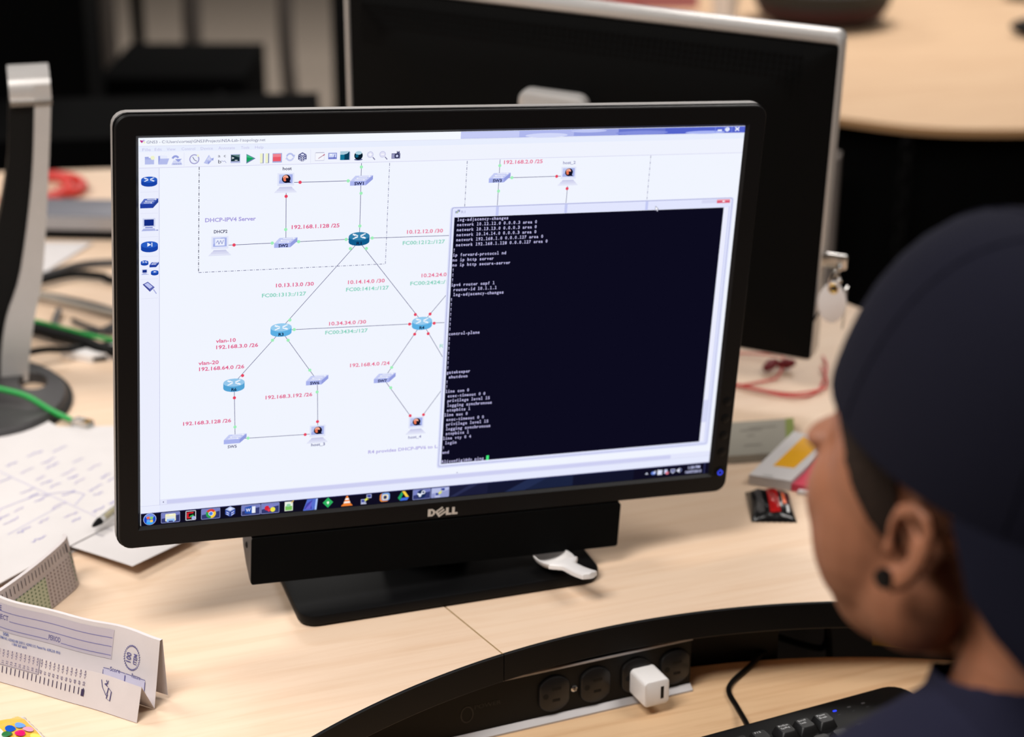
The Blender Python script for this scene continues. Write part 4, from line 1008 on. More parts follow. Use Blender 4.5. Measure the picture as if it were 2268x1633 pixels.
# ------------------------------------------------------------------ sweet wrappers
def wrapper(name, c, rz_, w, d, h, base_m, label, deco):
    root = thing(name, label, 'wrapper', (c[0], c[1], 0))
    T_ = rotz(rz_, (c[0], c[1], 0)); n = 16; vs = []; fs = []
    def top(u, v):
        a = max(0, 1 - abs(2 * u - 1) ** 3.0); b = max(0, 1 - abs(2 * v - 1) ** 2.6)
        return .0012 + h * (a * b) ** .6 + .0007 * math.sin(21 * u + 9 * v) * (a * b) ** .5
    for s_ in (0, 1):
        for j in range(n + 1):
            for i in range(n + 1):
                u, v = i / n, j / n
                zig = .0012 * ((i % 2) - .5) if j in (0, n) else 0
                vs.append((( u - .5) * w, (v - .5) * d + zig, top(u, v) if s_ == 0 else .0006))
    m_ = (n + 1) ** 2
    for j in range(n):
        for i in range(n):
            k = j * (n + 1) + i; fs.append((k, k + 1, k + n + 2, k + n + 1)); fs.append((m_ + k, m_ + k + n + 1, m_ + k + n + 2, m_ + k + 1))
    for i in range(n):
        for k, k2 in ((i, i + 1), (n * (n + 1) + i, n * (n + 1) + i + 1), (i * (n + 1), (i + 1) * (n + 1)), (i * (n + 1) + n, (i + 1) * (n + 1) + n)): fs.append((k, k2, m_ + k2, m_ + k))
    mb = MB(); mb.add(vs, fs, T_); mb.build('foil', base_m, root, deg=60)
    P_ = Paint(lambda u, v, l: T_ @ Vector(((u - .5) * w, (v - .5) * d, top(min(max(u, 0), 1), min(max(v, 0), 1)) + .0005 + .0001 * l)))
    deco(P_); P_.build('wrapper_print', attr_gloss, root)
    return root
attr_gloss = attr_mat('glossy_print', 0); attr_gloss.node_tree.nodes['Principled BSDF'].inputs['Roughness'].default_value = .25
def grid(P_, u0, u1, v0, v1, col, l=1, n=8):
    for i in range(n):
        for j in range(n):
            P_.rect(u0 + (u1 - u0) * i / n, v0 + (v1 - v0) * j / n, u0 + (u1 - u0) * (i + 1) / n, v0 + (v1 - v0) * (j + 1) / n, col, l)
def deco_y(P_):
    grid(P_, .02, .99, .55, .92, (222, 176, 60), 1)
    for u, v, c in ((.50, .64, (16, 80, 180)), (.47, .78, (96, 150, 222)), (.62, .82, (232, 150, 176)), (.68, .69, (214, 20, 100)), (.80, .84, (240, 214, 96)), (.60, .555, (40, 110, 60))): P_.ell(u, v, .072, .064, c, 12)
    for k in range(7): P_.line(.40 + .05 * k, .10 + .02 * k, .48 + .05 * k, .46, .012, (150, 140, 140), 2)
wrapper('sweet_wrapper', (-.4035, -.1165, 0), -72, .056, .062, .010, mat('clear_white_foil', (226, 224, 222), .25, spec=.6), 'yellow sweet wrapper with coloured dots at the front left corner', deco_y)
def deco_b(P_):
    grid(P_, .42, .66, .10, .90, (160, 16, 16), 1); grid(P_, .44, .80, .84, .92, (190, 60, 24), 2)
    for k in range(7): P_.line(.46, .2 + .09 * k, .62, .2 + .09 * k, .018, (120, 8, 12), 3)
    grid(P_, .74, .82, .30, .70, (222, 92, 40), 1); grid(P_, .80, .86, .12, .28, (200, 200, 200), 1)
    grid(P_, .16, .30, .10, .88, (64, 62, 62), 1)
wrapper('sweet_wrapper', (.347, .056, 0), -22, .043, .066, .011, mat('black_foil', (12, 11, 12), .22, spec=.6), 'black sweet wrapper with red lettering beside the monitor corner', deco_b)

# ------------------------------------------------------------------ packets to the right of the monitor
pk = thing('snack_packet', 'white packet with a yellow label and a pink flap beside the black wrapper', 'packet', (.43, .12, 0))
PK = rotz(-60, (.435, .115, 0))
def slab(m, pts, z0, z1, name, par):
    return MB().prism(pts, z0, z1).build(name, m, par, smooth=False)
slab(M['paper'], [(.352, .112), (.384, .0835), (.475, .158), (.448, .195)], .0005, .011, 'body', pk)
slab(mat('yellow_label', (232, 168, 26), .5), [(.385, .123), (.402, .110), (.462, .158), (.450, .178)], .011, .0113, 'label', pk)
slab(mat('pink_card', (206, 60, 84), .5), [(.3845, .083), (.405, .066), (.50, .135), (.478, .158)], .0005, .008, 'flap', pk)
slab(M['paper'], [(.386, .074), (.404, .060), (.412, .065), (.394, .080)], .0005, .004, 'flap_edge', pk)
P_ = Paint(lambda u, v, l: Vector((.364 + u * .8 + v * .5, .105 - u * .6 + v * .7, .0113)))
P_.rect(0, 0, .010, .002, (150, 150, 146), 1); P_.ell(.052, .098, .006, .008, (120, 126, 124), 1)
P_.v = [tuple(p) for p in P_.v]; P_.build('packet_print', M['ink'], pk)
cd = thing('card_box', 'flat grey box with a green end strip beside the right monitor edge', 'box', (.40, .19, 0))
slab(M['grey_card'], [(.352, .165), (.4255, .1515), (.4675, .231), (.394, .245)], 0.0005, .009, 'body', cd)
slab(mat('green_strip', (126, 136, 72), .6), [(.4165, .1532), (.4257, .1515), (.4677, .231), (.4587, .2327)], .0088, .0094, 'end_strip', cd)
P_ = Paint(lambda u, v, l: Vector((.372 + u * .984 + v * .47, .172 - u * .18 + v * .883, .0093)))
for v, a, b in ((.058, .012, .05), (.052, .0, .03), (.038, .01, .02), (.012, .006, .03)): P_.rect(a * .8, v, b * .8, v + .0025, (120, 114, 106), 1)
P_.build('box_print', M['ink'], cd)
# red earphone wires
RW = thing('earphones', 'red earphones with tangled thin wires beside the rear monitor', 'earphones', (.51, .36, 0))
for pts in (((.45, .40, .003), (.50, .44, .004), (.532, .424, .006), (.545, .40, .010), (.532, .378, .008)), ((.46, .35, .003), (.49, .352, .003), (.513, .355, .004), (.530, .372, .007)), ((.455, .362, .003), (.475, .335, .003), (.492, .310, .003), (.506, .297, .004), (.522, .296, .003), (.541, .306, .003), (.56, .33, .003), (.585, .365, .003), (.60, .40, .003)), ((.458, .358, .004), (.478, .326, .005), (.500, .306, .005), (.52, .304, .004), (.545, .304, .005), (.562, .322, .005), (.58, .37, .004))):
    MB().tube(catmull(pts, 8), .0014, 6).build('wire', M['red_wire'], RW)
for c, dz in (((.521, .383, .009), 20), ((.540, .380, .009), -40)):
    T_ = Matrix.Translation(c) @ Matrix.Rotation(math.radians(dz), 4, 'Z') @ Matrix.Rotation(math.radians(75), 4, 'Y')
    mb = MB(); mb.lathe([(.001, -.012), (.0042, -.010), (.0058, -.004), (.0066, .002), (.005, .006), (.0035, .010), (.001, .011)], 14, T_); mb.build('earbud', M['dark_red'], RW)

# ------------------------------------------------------------------ rear monitor, its back to the viewer
RM = Matrix.Translation((.3074, .4586, .247)) @ Matrix.Rotation(math.radians(-42.35), 4, 'Z') @ Matrix.Rotation(math.radians(5.21), 4, 'X') @ Matrix.Rotation(math.radians(2.52), 4, 'Y')
rm = thing('computer_monitor', 'large monitor seen from behind with silver frame and black vented back', 'monitor', (.30, .47, 0))
W2, H2 = .2825, .186
mb = MB(); ls = []
for y, ins in ((.0, .0145), (-.005, .0130), (-.0085, .0085), (-.0075, .0030), (-.003, .0008), (.003, 0), (.012, 0), (.0165, .0012), (.018, .004)):
    k = .32
    ls.append(rz(-W2 + ins * .6, W2 - ins * k, -H2 + ins * k, H2 - ins, max(.010 - ins * .5, .003), y if y > 0 else y * 1.0, 5))
mb.loops(ls, RM, cap0=False, cap1=False); mb.build('silver_frame', M['silver'], rm, deg=50)
mb = MB(); mb.loops([rz(-W2 + .008, W2 - .0030, -H2 + .0030, H2 - .0135, .004, -.0085), rz(-W2 + .016, W2 - .012, -H2 + .012, H2 - .02, .006, -.0105), rz(-W2 + .05, W2 - .05, -H2 + .05, H2 - .05, .02, -.019), rz(-W2 + .09, W2 - .09, -H2 + .08, H2 - .08, .02, -.024)], RM)
mb.build('back_cover', mat('black_back_cover', (5, 5, 5), .7, spec=.08), rm, deg=30)
MB().box(-W2 + .006, W2 - .006, .012, .0175, -H2 + .006, H2 - .006, RM).build('screen_panel', M['gloss_black'], rm, smooth=False)
mb = MB()
def back_y(x, z):
    d = min(W2 - abs(x), H2 - abs(z))
    return -.0105 - max(0, min(1, (d - .016) / .034)) * .0085
for r in range(7):
    for c in range(74):
        x = -.255 + .0068 * c; z = .158 - .0068 * r
        y = back_y(x, z) - .0006
        mb.box(x - .0015, x + .0015, y, y + .003, z - .0024, z + .0024, RM)
v_ = mb.build('vent_slots', mat('vent_dark', (10, 9, 9), .7, spec=.05), rm, smooth=False); v_['kind'] = 'stuff'
# hinge cap and neck of its stand
mb = MB(); mb.rbox(-.058, .020, -.075, .094, -.045, -.021, .012, RM @ Matrix.Rotation(math.radians(90), 4, 'X') @ Matrix.Scale(-1, 4, (0, 0, 1)), n=4, e=.006)
mb.build('hinge_cap', M['silver'], rm, deg=40)
NK = rotz(-42.35, (.27, .415, 0))
mb = MB(); mb.rbox(-.045, .035, -.02, .02, .012, .24, .010, NK, n=4); mb.build('neck', M['silver'], rm)
mb = MB(); mb.rbox(-.12, .11, -.06, .12, 0.0, .014, .03, NK, n=6, e=.004); mb.build('stand_base', M['dark_grey'], rm)
# lock bracket, ring and key tag at the right edge
lk = thing('lock_bracket', 'silver lock bracket screwed to the right edge of the rear monitor', 'bracket', (.525, .265, .18))
mb = MB(); mb.rbox(-.016, .020, -.0035, .0035, -.009, .007, .003, RM @ Matrix.Translation((W2 + .006, -.004, -.062)), n=3); mb.build('bar', M['steel'], lk, deg=40)
mb = MB(); mb.ball((W2 + .019, -.010, -.068), .004, .004, .004, M4=RM); mb.build('lock_button', M['steel'], lk)
tagm = RM @ Matrix.Translation((W2 + .016, -.014, -.107))
kt = thing('key_tag', 'white oval key tag with a brass eyelet hanging from the lock bracket', 'key tag', (.53, .26, .14))
pts = []
for k in range(30):
    a = 2 * math.pi * k / 30; r_ = .0155 if math.sin(a) < 0 else .0155 - .0050 * math.sin(a) ** 2
    pts.append((r_ * math.cos(a), .0245 * math.sin(a)))
mb = MB(); mb.loops([[(x * .9, -.0016, z * .94) for x, z in pts], [(x, -.0008, z) for x, z in pts], [(x, .0008, z) for x, z in pts], [(x * .9, .0016, z * .94) for x, z in pts]], tagm); mb.build('tag', mat('white_tag', (214, 208, 206), .5), kt, deg=50)
mb = MB(); ls = []
for k in range(20):
    a = 2 * math.pi * k / 20; ls.append([((.0046 + r * math.cos(b)) * math.cos(a), -.0018 + r * math.sin(b), .0165 + (.0046 + r * math.cos(b)) * math.sin(a)) for b, r in ((0, .0012), (1.57, .0012), (3.14, .0012), (4.71, .0012))])
mb.loops(ls + [ls[0]], tagm, False, False); mb.build('eyelet', M['gold'], kt)
mb = MB(); mb.lathe([(.0032, 0), (.0032, .0004)], 14, tagm @ Matrix.Translation((0, -.0016, .0165)) @ Matrix.Rotation(math.radians(90), 4, 'X')); mb.build('eyelet_hole', M['black'], kt)
ringp = [(.0085 * math.cos(a) * .5, -.001 + .004 * math.cos(a), .0265 + .0105 * math.sin(a)) for a in [2 * math.pi * k / 24 for k in range(25)]]
MB().tube(ringp, .0009, 6, tagm).build('split_ring', M['steel'], kt)
MB().tube([(.001, -.002, .030), (.002, -.001, .038), (.002, .003, .045)], .0013, 8, tagm).build('chain_link', M['steel'], kt)
mb = MB(); mb.ball((.006, -.004, .028), .003, .003, .003, M4=tagm); mb.build('clasp', M['steel'], kt)
mb = MB(); mb.box(.012, .0135, .004, .012, -.032, .016, tagm); mb.build('key_blade', M['steel'], kt, smooth=False)
MB().tube([(-.012, .004, -.012), (-.020, .006, -.03), (-.034, .008, -.052)], .0011, 6, tagm).build('cord', M['black'], kt)

# ------------------------------------------------------------------ silver monitor stand on the left
ls_ = thing('monitor_stand', 'silver monitor stand with black inset standing at the left edge', 'stand', (-.31, .63, 0))
# centre line of the column: bottom to top, with half widths; column faces the viewer's right
cl = [((-.3295, .650, .004), .0385), ((-.326, .650, .04), .0405), ((-.316, .650, .0826), .0400), ((-.2944, .650, .1335), .0315), ((-.271, .650, .2354), .0226), ((-.2605, .650, .32), .0222), ((-.259, .650, .342), .0220)]
AX = Vector((.995, -.097, 0)); DP = Vector((.097, .995, 0))
def col_loops(w0, w1, d0, d1, z_lo=None, z_hi=None):
    out = []
    pts = catmull([c[0] for c in cl], 4); ws = catmull([(c[1], 0, 0) for c in cl], 4)
    for p, w in zip(pts, ws):
        if z_hi is not None and p.z > z_hi: continue
        hw = w.x
        a = p + AX * (w0 * hw); b = p + AX * (w1 * hw)
        out.append([a + DP * d0, b + DP * d0, b + DP * d1, a + DP * d1])
    return out
MB().loops(col_loops(.22, 1.0, -.006, .05)).build('column', M['silver'], ls_, deg=40)
MB().loops(col_loops(-1.0, .22, .0, .05, z_hi=.335)).build('inset', M['black'], ls_, deg=40)
p_ = Vector(cl[-1][0]); hw = cl[-1][1]
mb = MB(); mb.loops([[p_ + AX * a + DP * b + Vector((0, 0, z)) for a, b in ((-hw, d0), (hw, d0), (hw, d1), (-hw, d1))] for z, d0, d1 in ((-.018, -.004, .05), (-.012, -.006, .05), (.004, -.004, .052), (.012, .006, .048), (.014, .014, .04))])
mb.build('top_cap', M['silver'], ls_, deg=60)
mb = MB(); mb.loops([[p_ + AX * a + DP * b + Vector((0, 0, z)) for a, b in ((-hw, -.0085), (hw, -.0085), (hw, -.003), (-hw, -.003))] for z in (-.022, -.017)])
mb.build('trim_ring', M['steel'], ls_, smooth=False)
mb = MB(); n = 40
def ring_pts(r, rx, cx, cy, z): return [(cx + rx * math.cos(2 * math.pi * k / n), cy + r * math.sin(2 * math.pi * k / n), z) for k in range(n)]
bx, by = -.345, .60
outer = [ring_pts(.118, .092, bx, by, 0), ring_pts(.118, .092, bx, by, .006), ring_pts(.113, .088, bx, by, .012)]
inner = [ring_pts(.026, .016, -.2885, .618, .012), ring_pts(.026, .016, -.2885, .618, 0)]
mb.loops(outer + inner + [outer[0]], cap0=False, cap1=False)
mb.build('base', M['dark_grey'], ls_, deg=40)
mb = MB(); mb.loops([ring_pts(.122, .096, bx, by, 0.0), ring_pts(.122, .096, bx, by, .0045), ring_pts(.118, .092, bx, by, .0045), ring_pts(.118, .092, bx, by, 0)], cap0=False, cap1=False); mb.build('base_rim', M['black'], ls_)

# ------------------------------------------------------------------ cables and boxes at the back left
G = 'black cables behind the left stand'
cable('network_cable', [(-.42, .60, .03), (-.36, .585, .032), (-.329, .570, .026), (-.303, .548, .022), (-.28, .520, .012), (-.262, .498, .007)], .0033, M['green_wire'], 'green network cable with a clear plug beside the stand base', n=10)
gc = bpy.data.objects['network_cable']
pl = MB(); pl.box(-.006, .016, -.0058, .0058, -.004, .004, Matrix.Translation((-.256, .4915, .0066)) @ Matrix.Rotation(math.radians(-50), 4, 'Z')); pl.build('plug', M['clear'], gc, smooth=False)
pl = MB()
for k in range(8): pl.box(.008, .016, -.0045 + .0012 * k, -.0038 + .0012 * k, .0032, .0043, Matrix.Translation((-.256, .4915, .0066)) @ Matrix.Rotation(math.radians(-50), 4, 'Z'))
pl.build('contacts', M['gold'], gc, smooth=False)
cable('power_cable', [(-.32, .98, .01), (-.237, 1.007, .008), (-.178, 1.047, .006), (-.131, 1.045, .006), (-.06, 1.02, .006), (.10, .90, .006), (.18, .70, .006)], .005, M['dark_grey'], 'thick cable arching highest behind the left stand', G)
cable('power_cable', [(-.30, .955, .012), (-.235, .985, .010), (-.19, 1.005, .008), (-.155, .985, .008), (-.1427, .968, .006), (-.08, .91, .006), (.06, .80, .006), (.12, .62, .006)], .0055, M['black'], 'thick black cable bending down just below the highest cable', G)
cable('power_cable', [(-.32, .955, .010), (-.2507, .943, .008), (-.20, .90, .006), (-.165, .85, .006), (-.155, .815, .006), (-.19, .775, .006), (-.232, .785, .006), (-.238, .82, .006), (-.226, .87, .006)], .004, M['dark_grey'], 'dark cable coiled in a loop behind the left stand', G)
cable('power_cable', [(-.30, .94, .012), (-.25, .925, .012), (-.21, .882, .010), (-.165, .828, .008), (-.10, .77, .006), (.02, .66, .006), (.05, .45, .006)], .0045, M['grey_wire'], 'pale grey cable slanting down behind the left stand', G)
cable('power_cable', [(-.33, .83, .010), (-.273, .806, .010), (-.241, .765, .010), (-.215, .725, .012), (-.1888, .69, .010), (-.12, .66, .008), (-.03, .58, .008), (.0, .40, .008), (.01, .25, .008)], .0075, M['black'], 'thickest black cable running behind the stand base to the monitor', G)
cable('power_cable', [(-.32, .845, .018), (-.27, .812, .018), (-.235, .768, .018), (-.20, .715, .020), (-.17, .705, .014), (-.11, .68, .008), (-.02, .62, .004), (.03, .42, .004)], .0028, M['green_wire'], 'thin green cable wrapped along the thickest black cable', G)
cable('power_cable', [(-.215, .83, .005), (-.20, .80, .005), (-.176, .768, .005), (-.168, .80, .005), (-.14, .84, .005)], .003, M['dark_grey'], 'thin dark cable curling up beside the monitor left edge', G)
cable('power_cable', [(-.33, .69, .016), (-.27, .705, .016), (-.243, .704, .014), (-.22, .715, .010), (-.19, .72, .008), (-.13, .73, .006), (-.04, .70, .005)], .004, M['black'], 'black cable resting across the back of the stand base', G)
slab_ = [(-.245, .716), (-.21, .728), (-.165, .722), (-.172, .690), (-.215, .684)]
ob = thing('power_adapter', 'flat white power adapter lying behind the stand base', 'adapter', (-.2, .70, 0))
MB().prism(slab_, 0.0004, .009).build('body', M['white_plastic'], ob, smooth=False)
MB().box(-.212, -.196, .684, .690, .002, .006).build('inlet', M['black'], ob, smooth=False)
oD, pD = sheet('paper_sheet', [(-.30, 1.22), (-.140, 1.158), (-.262, .985), (-.40, 1.0)], .0025, 'white sheet lying behind the left stand among the cables', 'loose papers by the monitor')
lp = thing('equipment_box', 'grey desktop box with a pale front behind the left stand', 'box', (-.10, 1.33, 0))
TL_ = rotz(-24, (-.235, 1.222, 0))
MB().rbox(0, .34, 0, .085, .004, .036, .006, TL_, n=3).build('case', M['mid_grey'], lp)
MB().box(.002, .338, -.0025, .001, .0150, .0335, TL_).build('front_panel', M['alu'], lp, smooth=False)
MB().box(.004, .336, .002, .08, .0, .005, TL_).build('feet', M['black'], lp, smooth=False)
MB().box(.004, .336, -.0018, .001, .002, .0150, TL_).build('port_bay', M['black'], lp, smooth=False)
rc = cable('red_cable', [(-.22, 1.46, .009), (-.185, 1.505, .009), (-.15, 1.515, .010), (-.118, 1.485, .009), (-.112, 1.44, .009), (-.13, 1.41, .010), (-.155, 1.41, .012)], .008, M['red_wire'], 'red cable bundle on the far left of the desk behind the grey box', n=10)
cable('red_cable', [(-.24, 1.38, .010), (-.205, 1.425, .022), (-.175, 1.46, .022), (-.145, 1.455, .022), (-.135, 1.425, .012), (-.165, 1.39, .010), (-.19, 1.37, .010)], .008, M['red_wire'], 'red cable curling over the red bundle, nearest the grey box', n=10)

# ------------------------------------------------------------------ desk across the aisle on the right
fd = thing('round_desk', 'round maple desk with a black front across the aisle', 'desk', (2.1, 2.3, FLOOR))
edge = [(1.10, 1.72), (1.17, 1.58), (1.249, 1.4607), (1.346, 1.353), (1.502, 1.2819), (1.70, 1.25), (1.95, 1.26), (2.6, 1.5), (3.0, 2.2), (2.8, 3.2), (2.0, 3.4), (1.3, 3.0), (1.08, 2.3)]
edge = [(p.x, p.y) for p in catmull([(a, b, 0) for a, b in edge + [edge[0]]], 6)[:-1]]
mb = MB(); n = len(edge)
mb.use(M['wood_d']).add([(x, y, 0) for x, y in edge], [tuple(range(n))])
mb.build('top', M['wood_d'], fd, smooth=False)
cx_, cy_ = 2.0, 2.25
mb = MB(); mb.loops([[(x, y, -.0002) for x, y in edge], [(x, y, -.014) for x, y in edge]], cap0=False); mb.build('edge', mat('desk_edge_tan', (176, 134, 92), .5), fd)
mb = MB(); mb.loops([[(cx_ + (x - cx_) * .955, cy_ + (y - cy_) * .955, z) for x, y in edge] for z in (-.0142, -.74)], cap0=False, cap1=False); mb.build('modesty_panel', M['matte_black'], fd)
mb = MB(); mb.loops([[(cx_ + (x - cx_) * .8, cy_ + (y - cy_) * .8, z) for x, y in edge] for z in (FLOOR, -.74)]); mb.build('plinth', M['black'], fd, smooth=False)
# things standing in the aisle in front of it
pp = thing('metal_stand', 'grey metal upright in the aisle behind the rear monitor', 'stand', (1.16, 1.40, FLOOR))
MB().box(-.025, .025, -.02, .02, FLOOR, -.04, rotz(-35, (1.165, 1.385, 0))).build('post', mat('leg_grey', (120, 110, 104), .5), pp, smooth=False)
MB().box(-.03, .03, -.2, .2, FLOOR, FLOOR + .03, rotz(-35, (1.165, 1.385, 0))).build('foot', M['black'], pp, smooth=False)
chn = thing('hanging_chain', 'dark chain hanging down the black front of the round desk', 'chain', (1.32, 1.33, -.2))
c0 = Vector((1.305, 1.345, -.035))
for k in range(11):
    c_ = c0 + Vector((0, 0, -.030 * k)); up = k % 2
    pts = [c_ + Vector(((.010 * math.cos(a) if not up else .0), (.010 * math.cos(a) if up else .0), .019 * math.sin(a))) for a in [2 * math.pi * j / 12 for j in range(13)]]
    MB().tube(pts, .0032, 5).build('link', M['chain'], chn)
# objects on the round desk
hat = thing('dark_bowl', 'dark round bowl with a maroon rim on the round desk', 'bowl', (1.62, 2.35, 0))
mb = MB(); mb.lathe([(.10, 0), (.135, .02), (.155, .06), (.165, .085), (.15, .085), (.12, .05), (.05, .03)], 32, Matrix.Translation((1.67, 2.30, 0))); mb.build('bowl', mat('dark_green_black', (26, 27, 26), .7), hat)
mb = MB(); mb.lathe([(.101, .001), (.136, .021), (.152, .046), (.150, .050), (.134, .025), (.10, .004)], 32, Matrix.Translation((1.67, 2.30, 0))); mb.build('rim_band', mat('maroon', (52, 12, 14), .7), hat)
ms = thing('computer_mouse', 'black mouse lying on the round desk at the right edge', 'mouse', (2.02, 1.99, 0))
mb = MB(); mb.ball((0, 0, .0), .035, .062, .019, 18, 10, rotz(40, (2.03, 1.985, .020))); mb.build('shell', M['black'], ms)
MB().box(-.003, .003, .02, .035, .030, .0385, rotz(40, (2.03, 1.985, 0))).build('wheel', M['dark_grey'], ms, smooth=False)
pkb = thing('pink_folder', 'pink folder standing behind the rear monitor on the far desk', 'folder', (1.35, 2.60, 0))
T_ = rotz(-20, (1.36, 2.62, 0)); MB().box(-.14, .0, -.02, .02, .0, .16, T_).build('cover', mat('pink_board', (176, 96, 98), .6), pkb, smooth=False)
MB().box(.002, .14, -.02, .02, .0, .16, T_).build('cover', mat('rose_board', (170, 104, 106), .6), pkb, smooth=False)
cp = thing('paper_cup', 'white cup standing between the pink folder and the dark bowl', 'cup', (1.462, 2.37, 0))
mb = MB(); mb.lathe([(.025, .0), (.032, .08), (.034, .085), (.031, .085), (.024, .004)], 24, Matrix.Translation((1.462, 2.37, 0))); mb.build('cup', M['white_plastic'], cp)
mb = MB(); mb.lathe([(.031, .080), (.005, .082)], 24, Matrix.Translation((1.462, 2.37, 0))); mb.build('drink', M['black'], cp)
rb = random.Random(5)
for k, (x, y, s_, lab) in enumerate(((1.96, 2.66, .055, 'crumpled clear bag at the back of the round desk, nearest the bowl'), (2.17, 2.62, .06, 'larger crumpled clear bag in the middle at the back of the round desk'), (2.33, 2.40, .06, 'crumpled clear bag on the round desk above the black mouse'))):
    mb = MB(); ls = []
    for j in range(1, 8):
        a = math.pi * j / 8 - math.pi / 2
        ls.append([(x + s_ * 1.5 * math.cos(a) * math.cos(t) * (1 + .3 * rb.random()), y + s_ * math.cos(a) * math.sin(t) * (1 + .3 * rb.random()), s_ * .45 + s_ * .45 * math.sin(a)) for t in [2 * math.pi * i / 14 for i in range(14)]])
    mb.loops(ls); tag(mb.build('plastic_bag', mat('clear_bag', (176, 184, 190), .25, trans=.3), deg=20), lab, 'bag', 'bags on the round desk')
bg = thing('blue_bottle_cap', 'small blue lid beside the dark bowl on the round desk', 'lid', (1.86, 2.42, 0))
mb = MB(); mb.lathe([(.03, 0), (.03, .02), (.026, .024)], 20, Matrix.Translation((1.865, 2.47, 0))); mb.build('lid', mat('slate_blue', (84, 104, 132), .5), bg)

# ------------------------------------------------------------------ dark furniture far behind on the left
tw = thing('computer_tower', 'black computer tower standing on the floor behind the lit monitor', 'computer', (.45, 3.3, FLOOR))
T_ = rotz(-20, (.18, 3.30, 0))
MB().rbox(0, .37, 0, .45, FLOOR + .02, -.22, .01, T_).build('case', M['matte_black'], tw)
MB().box(.30, .315, -.003, .0, FLOOR + .1, -.26, T_).build('drive_bay', M['dark_grey'], tw, smooth=False)
MB().box(.03, .34, .03, .42, FLOOR, FLOOR + .021, T_).build('feet', M['black'], tw, smooth=False)
pt_ = thing('cabinet', 'tall black cabinet filling the dark upper left corner', 'cabinet', (-.5, 3.0, FLOOR))
MB().box(-1.6, 0, 0, .5, FLOOR + .05, .70, rotz(-12, (.085, 2.75, 0))).build('body', M['matte_black'], pt_, smooth=False)
MB().box(-1.58, -.02, .03, .47, FLOOR, FLOOR + .051, rotz(-12, (.085, 2.75, 0))).build('plinth', M['black'], pt_, smooth=False)
lb = thing('cabinet', 'low black cabinet behind the far edge of the desk', 'cabinet', (.1, 1.9, FLOOR))
MB().box(-.75, .36, 0, .35, FLOOR + .04, -.065, rotz(-14, (.05, 2.02, 0))).build('body', M['matte_black'], lb, smooth=False)
MB().box(-.73, .34, .02, .33, FLOOR, FLOOR + .041, rotz(-14, (.05, 2.02, 0))).build('plinth', M['black'], lb, smooth=False)
pl_ = thing('post', 'black upright post behind the rear monitor, on the carpet', 'post', (.83, 3.3, FLOOR))
MB().box(-.035, .035, -.035, .035, FLOOR + .02, .9, rotz(-20, (.865, 3.42, 0))).build('upright', M['black'], pl_, smooth=False)
MB().box(-.09, .09, -.09, .09, FLOOR, FLOOR + .021, rotz(-20, (.865, 3.42, 0))).build('foot', M['black'], pl_, smooth=False)
for k, (x, y, r_) in enumerate(((.36, 4.2, .022), (.60, 4.1, .028), (.86, 4.0, .024))):
    cable('hanging_cable', [(x, y, .9), (x + .01, y, .2), (x - .02, y, -.3), (x + .03, y + .02, FLOOR + .05), (x + .12, y - .05, FLOOR + .03)], r_, mat('faded_grey', (104, 96, 90), .7), ('blurred grey cable hanging leftmost above the computer tower', 'blurred grey cable hanging in the middle above the computer tower', 'blurred grey cable hanging rightmost above the computer tower')[k], 'hanging cables')
tt = thing('table', 'dark table top crossing the upper edge behind the hanging cables', 'table', (1.0, 5.2, FLOOR))
MB().box(-.5, .7, -.3, .3, -.02, .02, rotz(-20, (.95, 4.9, -.12))).build('top', M['gloss_black'], tt, smooth=False)
for a, b in ((-.45, -.25), (-.45, .25), (.65, -.25), (.65, .25)): MB().box(a - .02, a + .02, b - .02, b + .02, FLOOR, -.14, rotz(-20, (.95, 4.9, 0))).build('leg', M['black'], tt, smooth=False)

# ================================================================== the person
def blob(parts, voxel, smooth=6):
    """union of balls as one continuous surface; parts: list of (centre, (rx,ry,rz), rotation matrix or None)"""
    mb = MB()
    for c, r, R in parts:
        T_ = Matrix.Translation(c) @ (R.to_4x4() if R else Matrix.Identity(4))
        mb.ball((0, 0, 0), r[0], r[1], r[2], 16, 10, T_)
    me = bpy.data.meshes.new('blob'); me.from_pydata(mb.v, [], mb.f)
    bm = bmesh.new(); bm.from_mesh(me); bmesh.ops.recalc_face_normals(bm, faces=bm.faces); bm.to_mesh(me); bm.free()
    ob = bpy.data.objects.new('blob', me); COL.objects.link(ob)
    md = ob.modifiers.new('r', 'REMESH'); md.mode = 'VOXEL'; md.voxel_size = voxel
    ms_ = ob.modifiers.new('s', 'SMOOTH'); ms_.factor = .5; ms_.iterations = smooth
    dg = bpy.context.evaluated_depsgraph_get(); dg.update()
    out = bpy.data.meshes.new_from_object(ob.evaluated_get(dg))
    bpy.data.objects.remove(ob, do_unlink=True); bpy.data.meshes.remove(me)
    return out
def chain(pts, rs, step=.006):
    """balls along a path with tapering radius"""
    out = []; pts = [Vector(p) for p in pts]
    for i in range(len(pts) - 1):
        n = max(2, int((pts[i + 1] - pts[i]).length / step))
        for k in range(n + (1 if i == len(pts) - 2 else 0)):
            t = k / n; r = rs[i] * (1 - t) + rs[i + 1] * t
            out.append((pts[i].lerp(pts[i + 1], t), (r, r, r), None))
    return out
HD = Vector((.0835, -.6525, .362))
HR = Matrix.Rotation(math.radians(17.5), 3, 'Z') @ Matrix.Rotation(math.radians(-4), 3, 'X')
def hl(x, y, z): return HD + HR @ Vector((x, y, z))
def hb(c, r): return (hl(*c), r, HR)
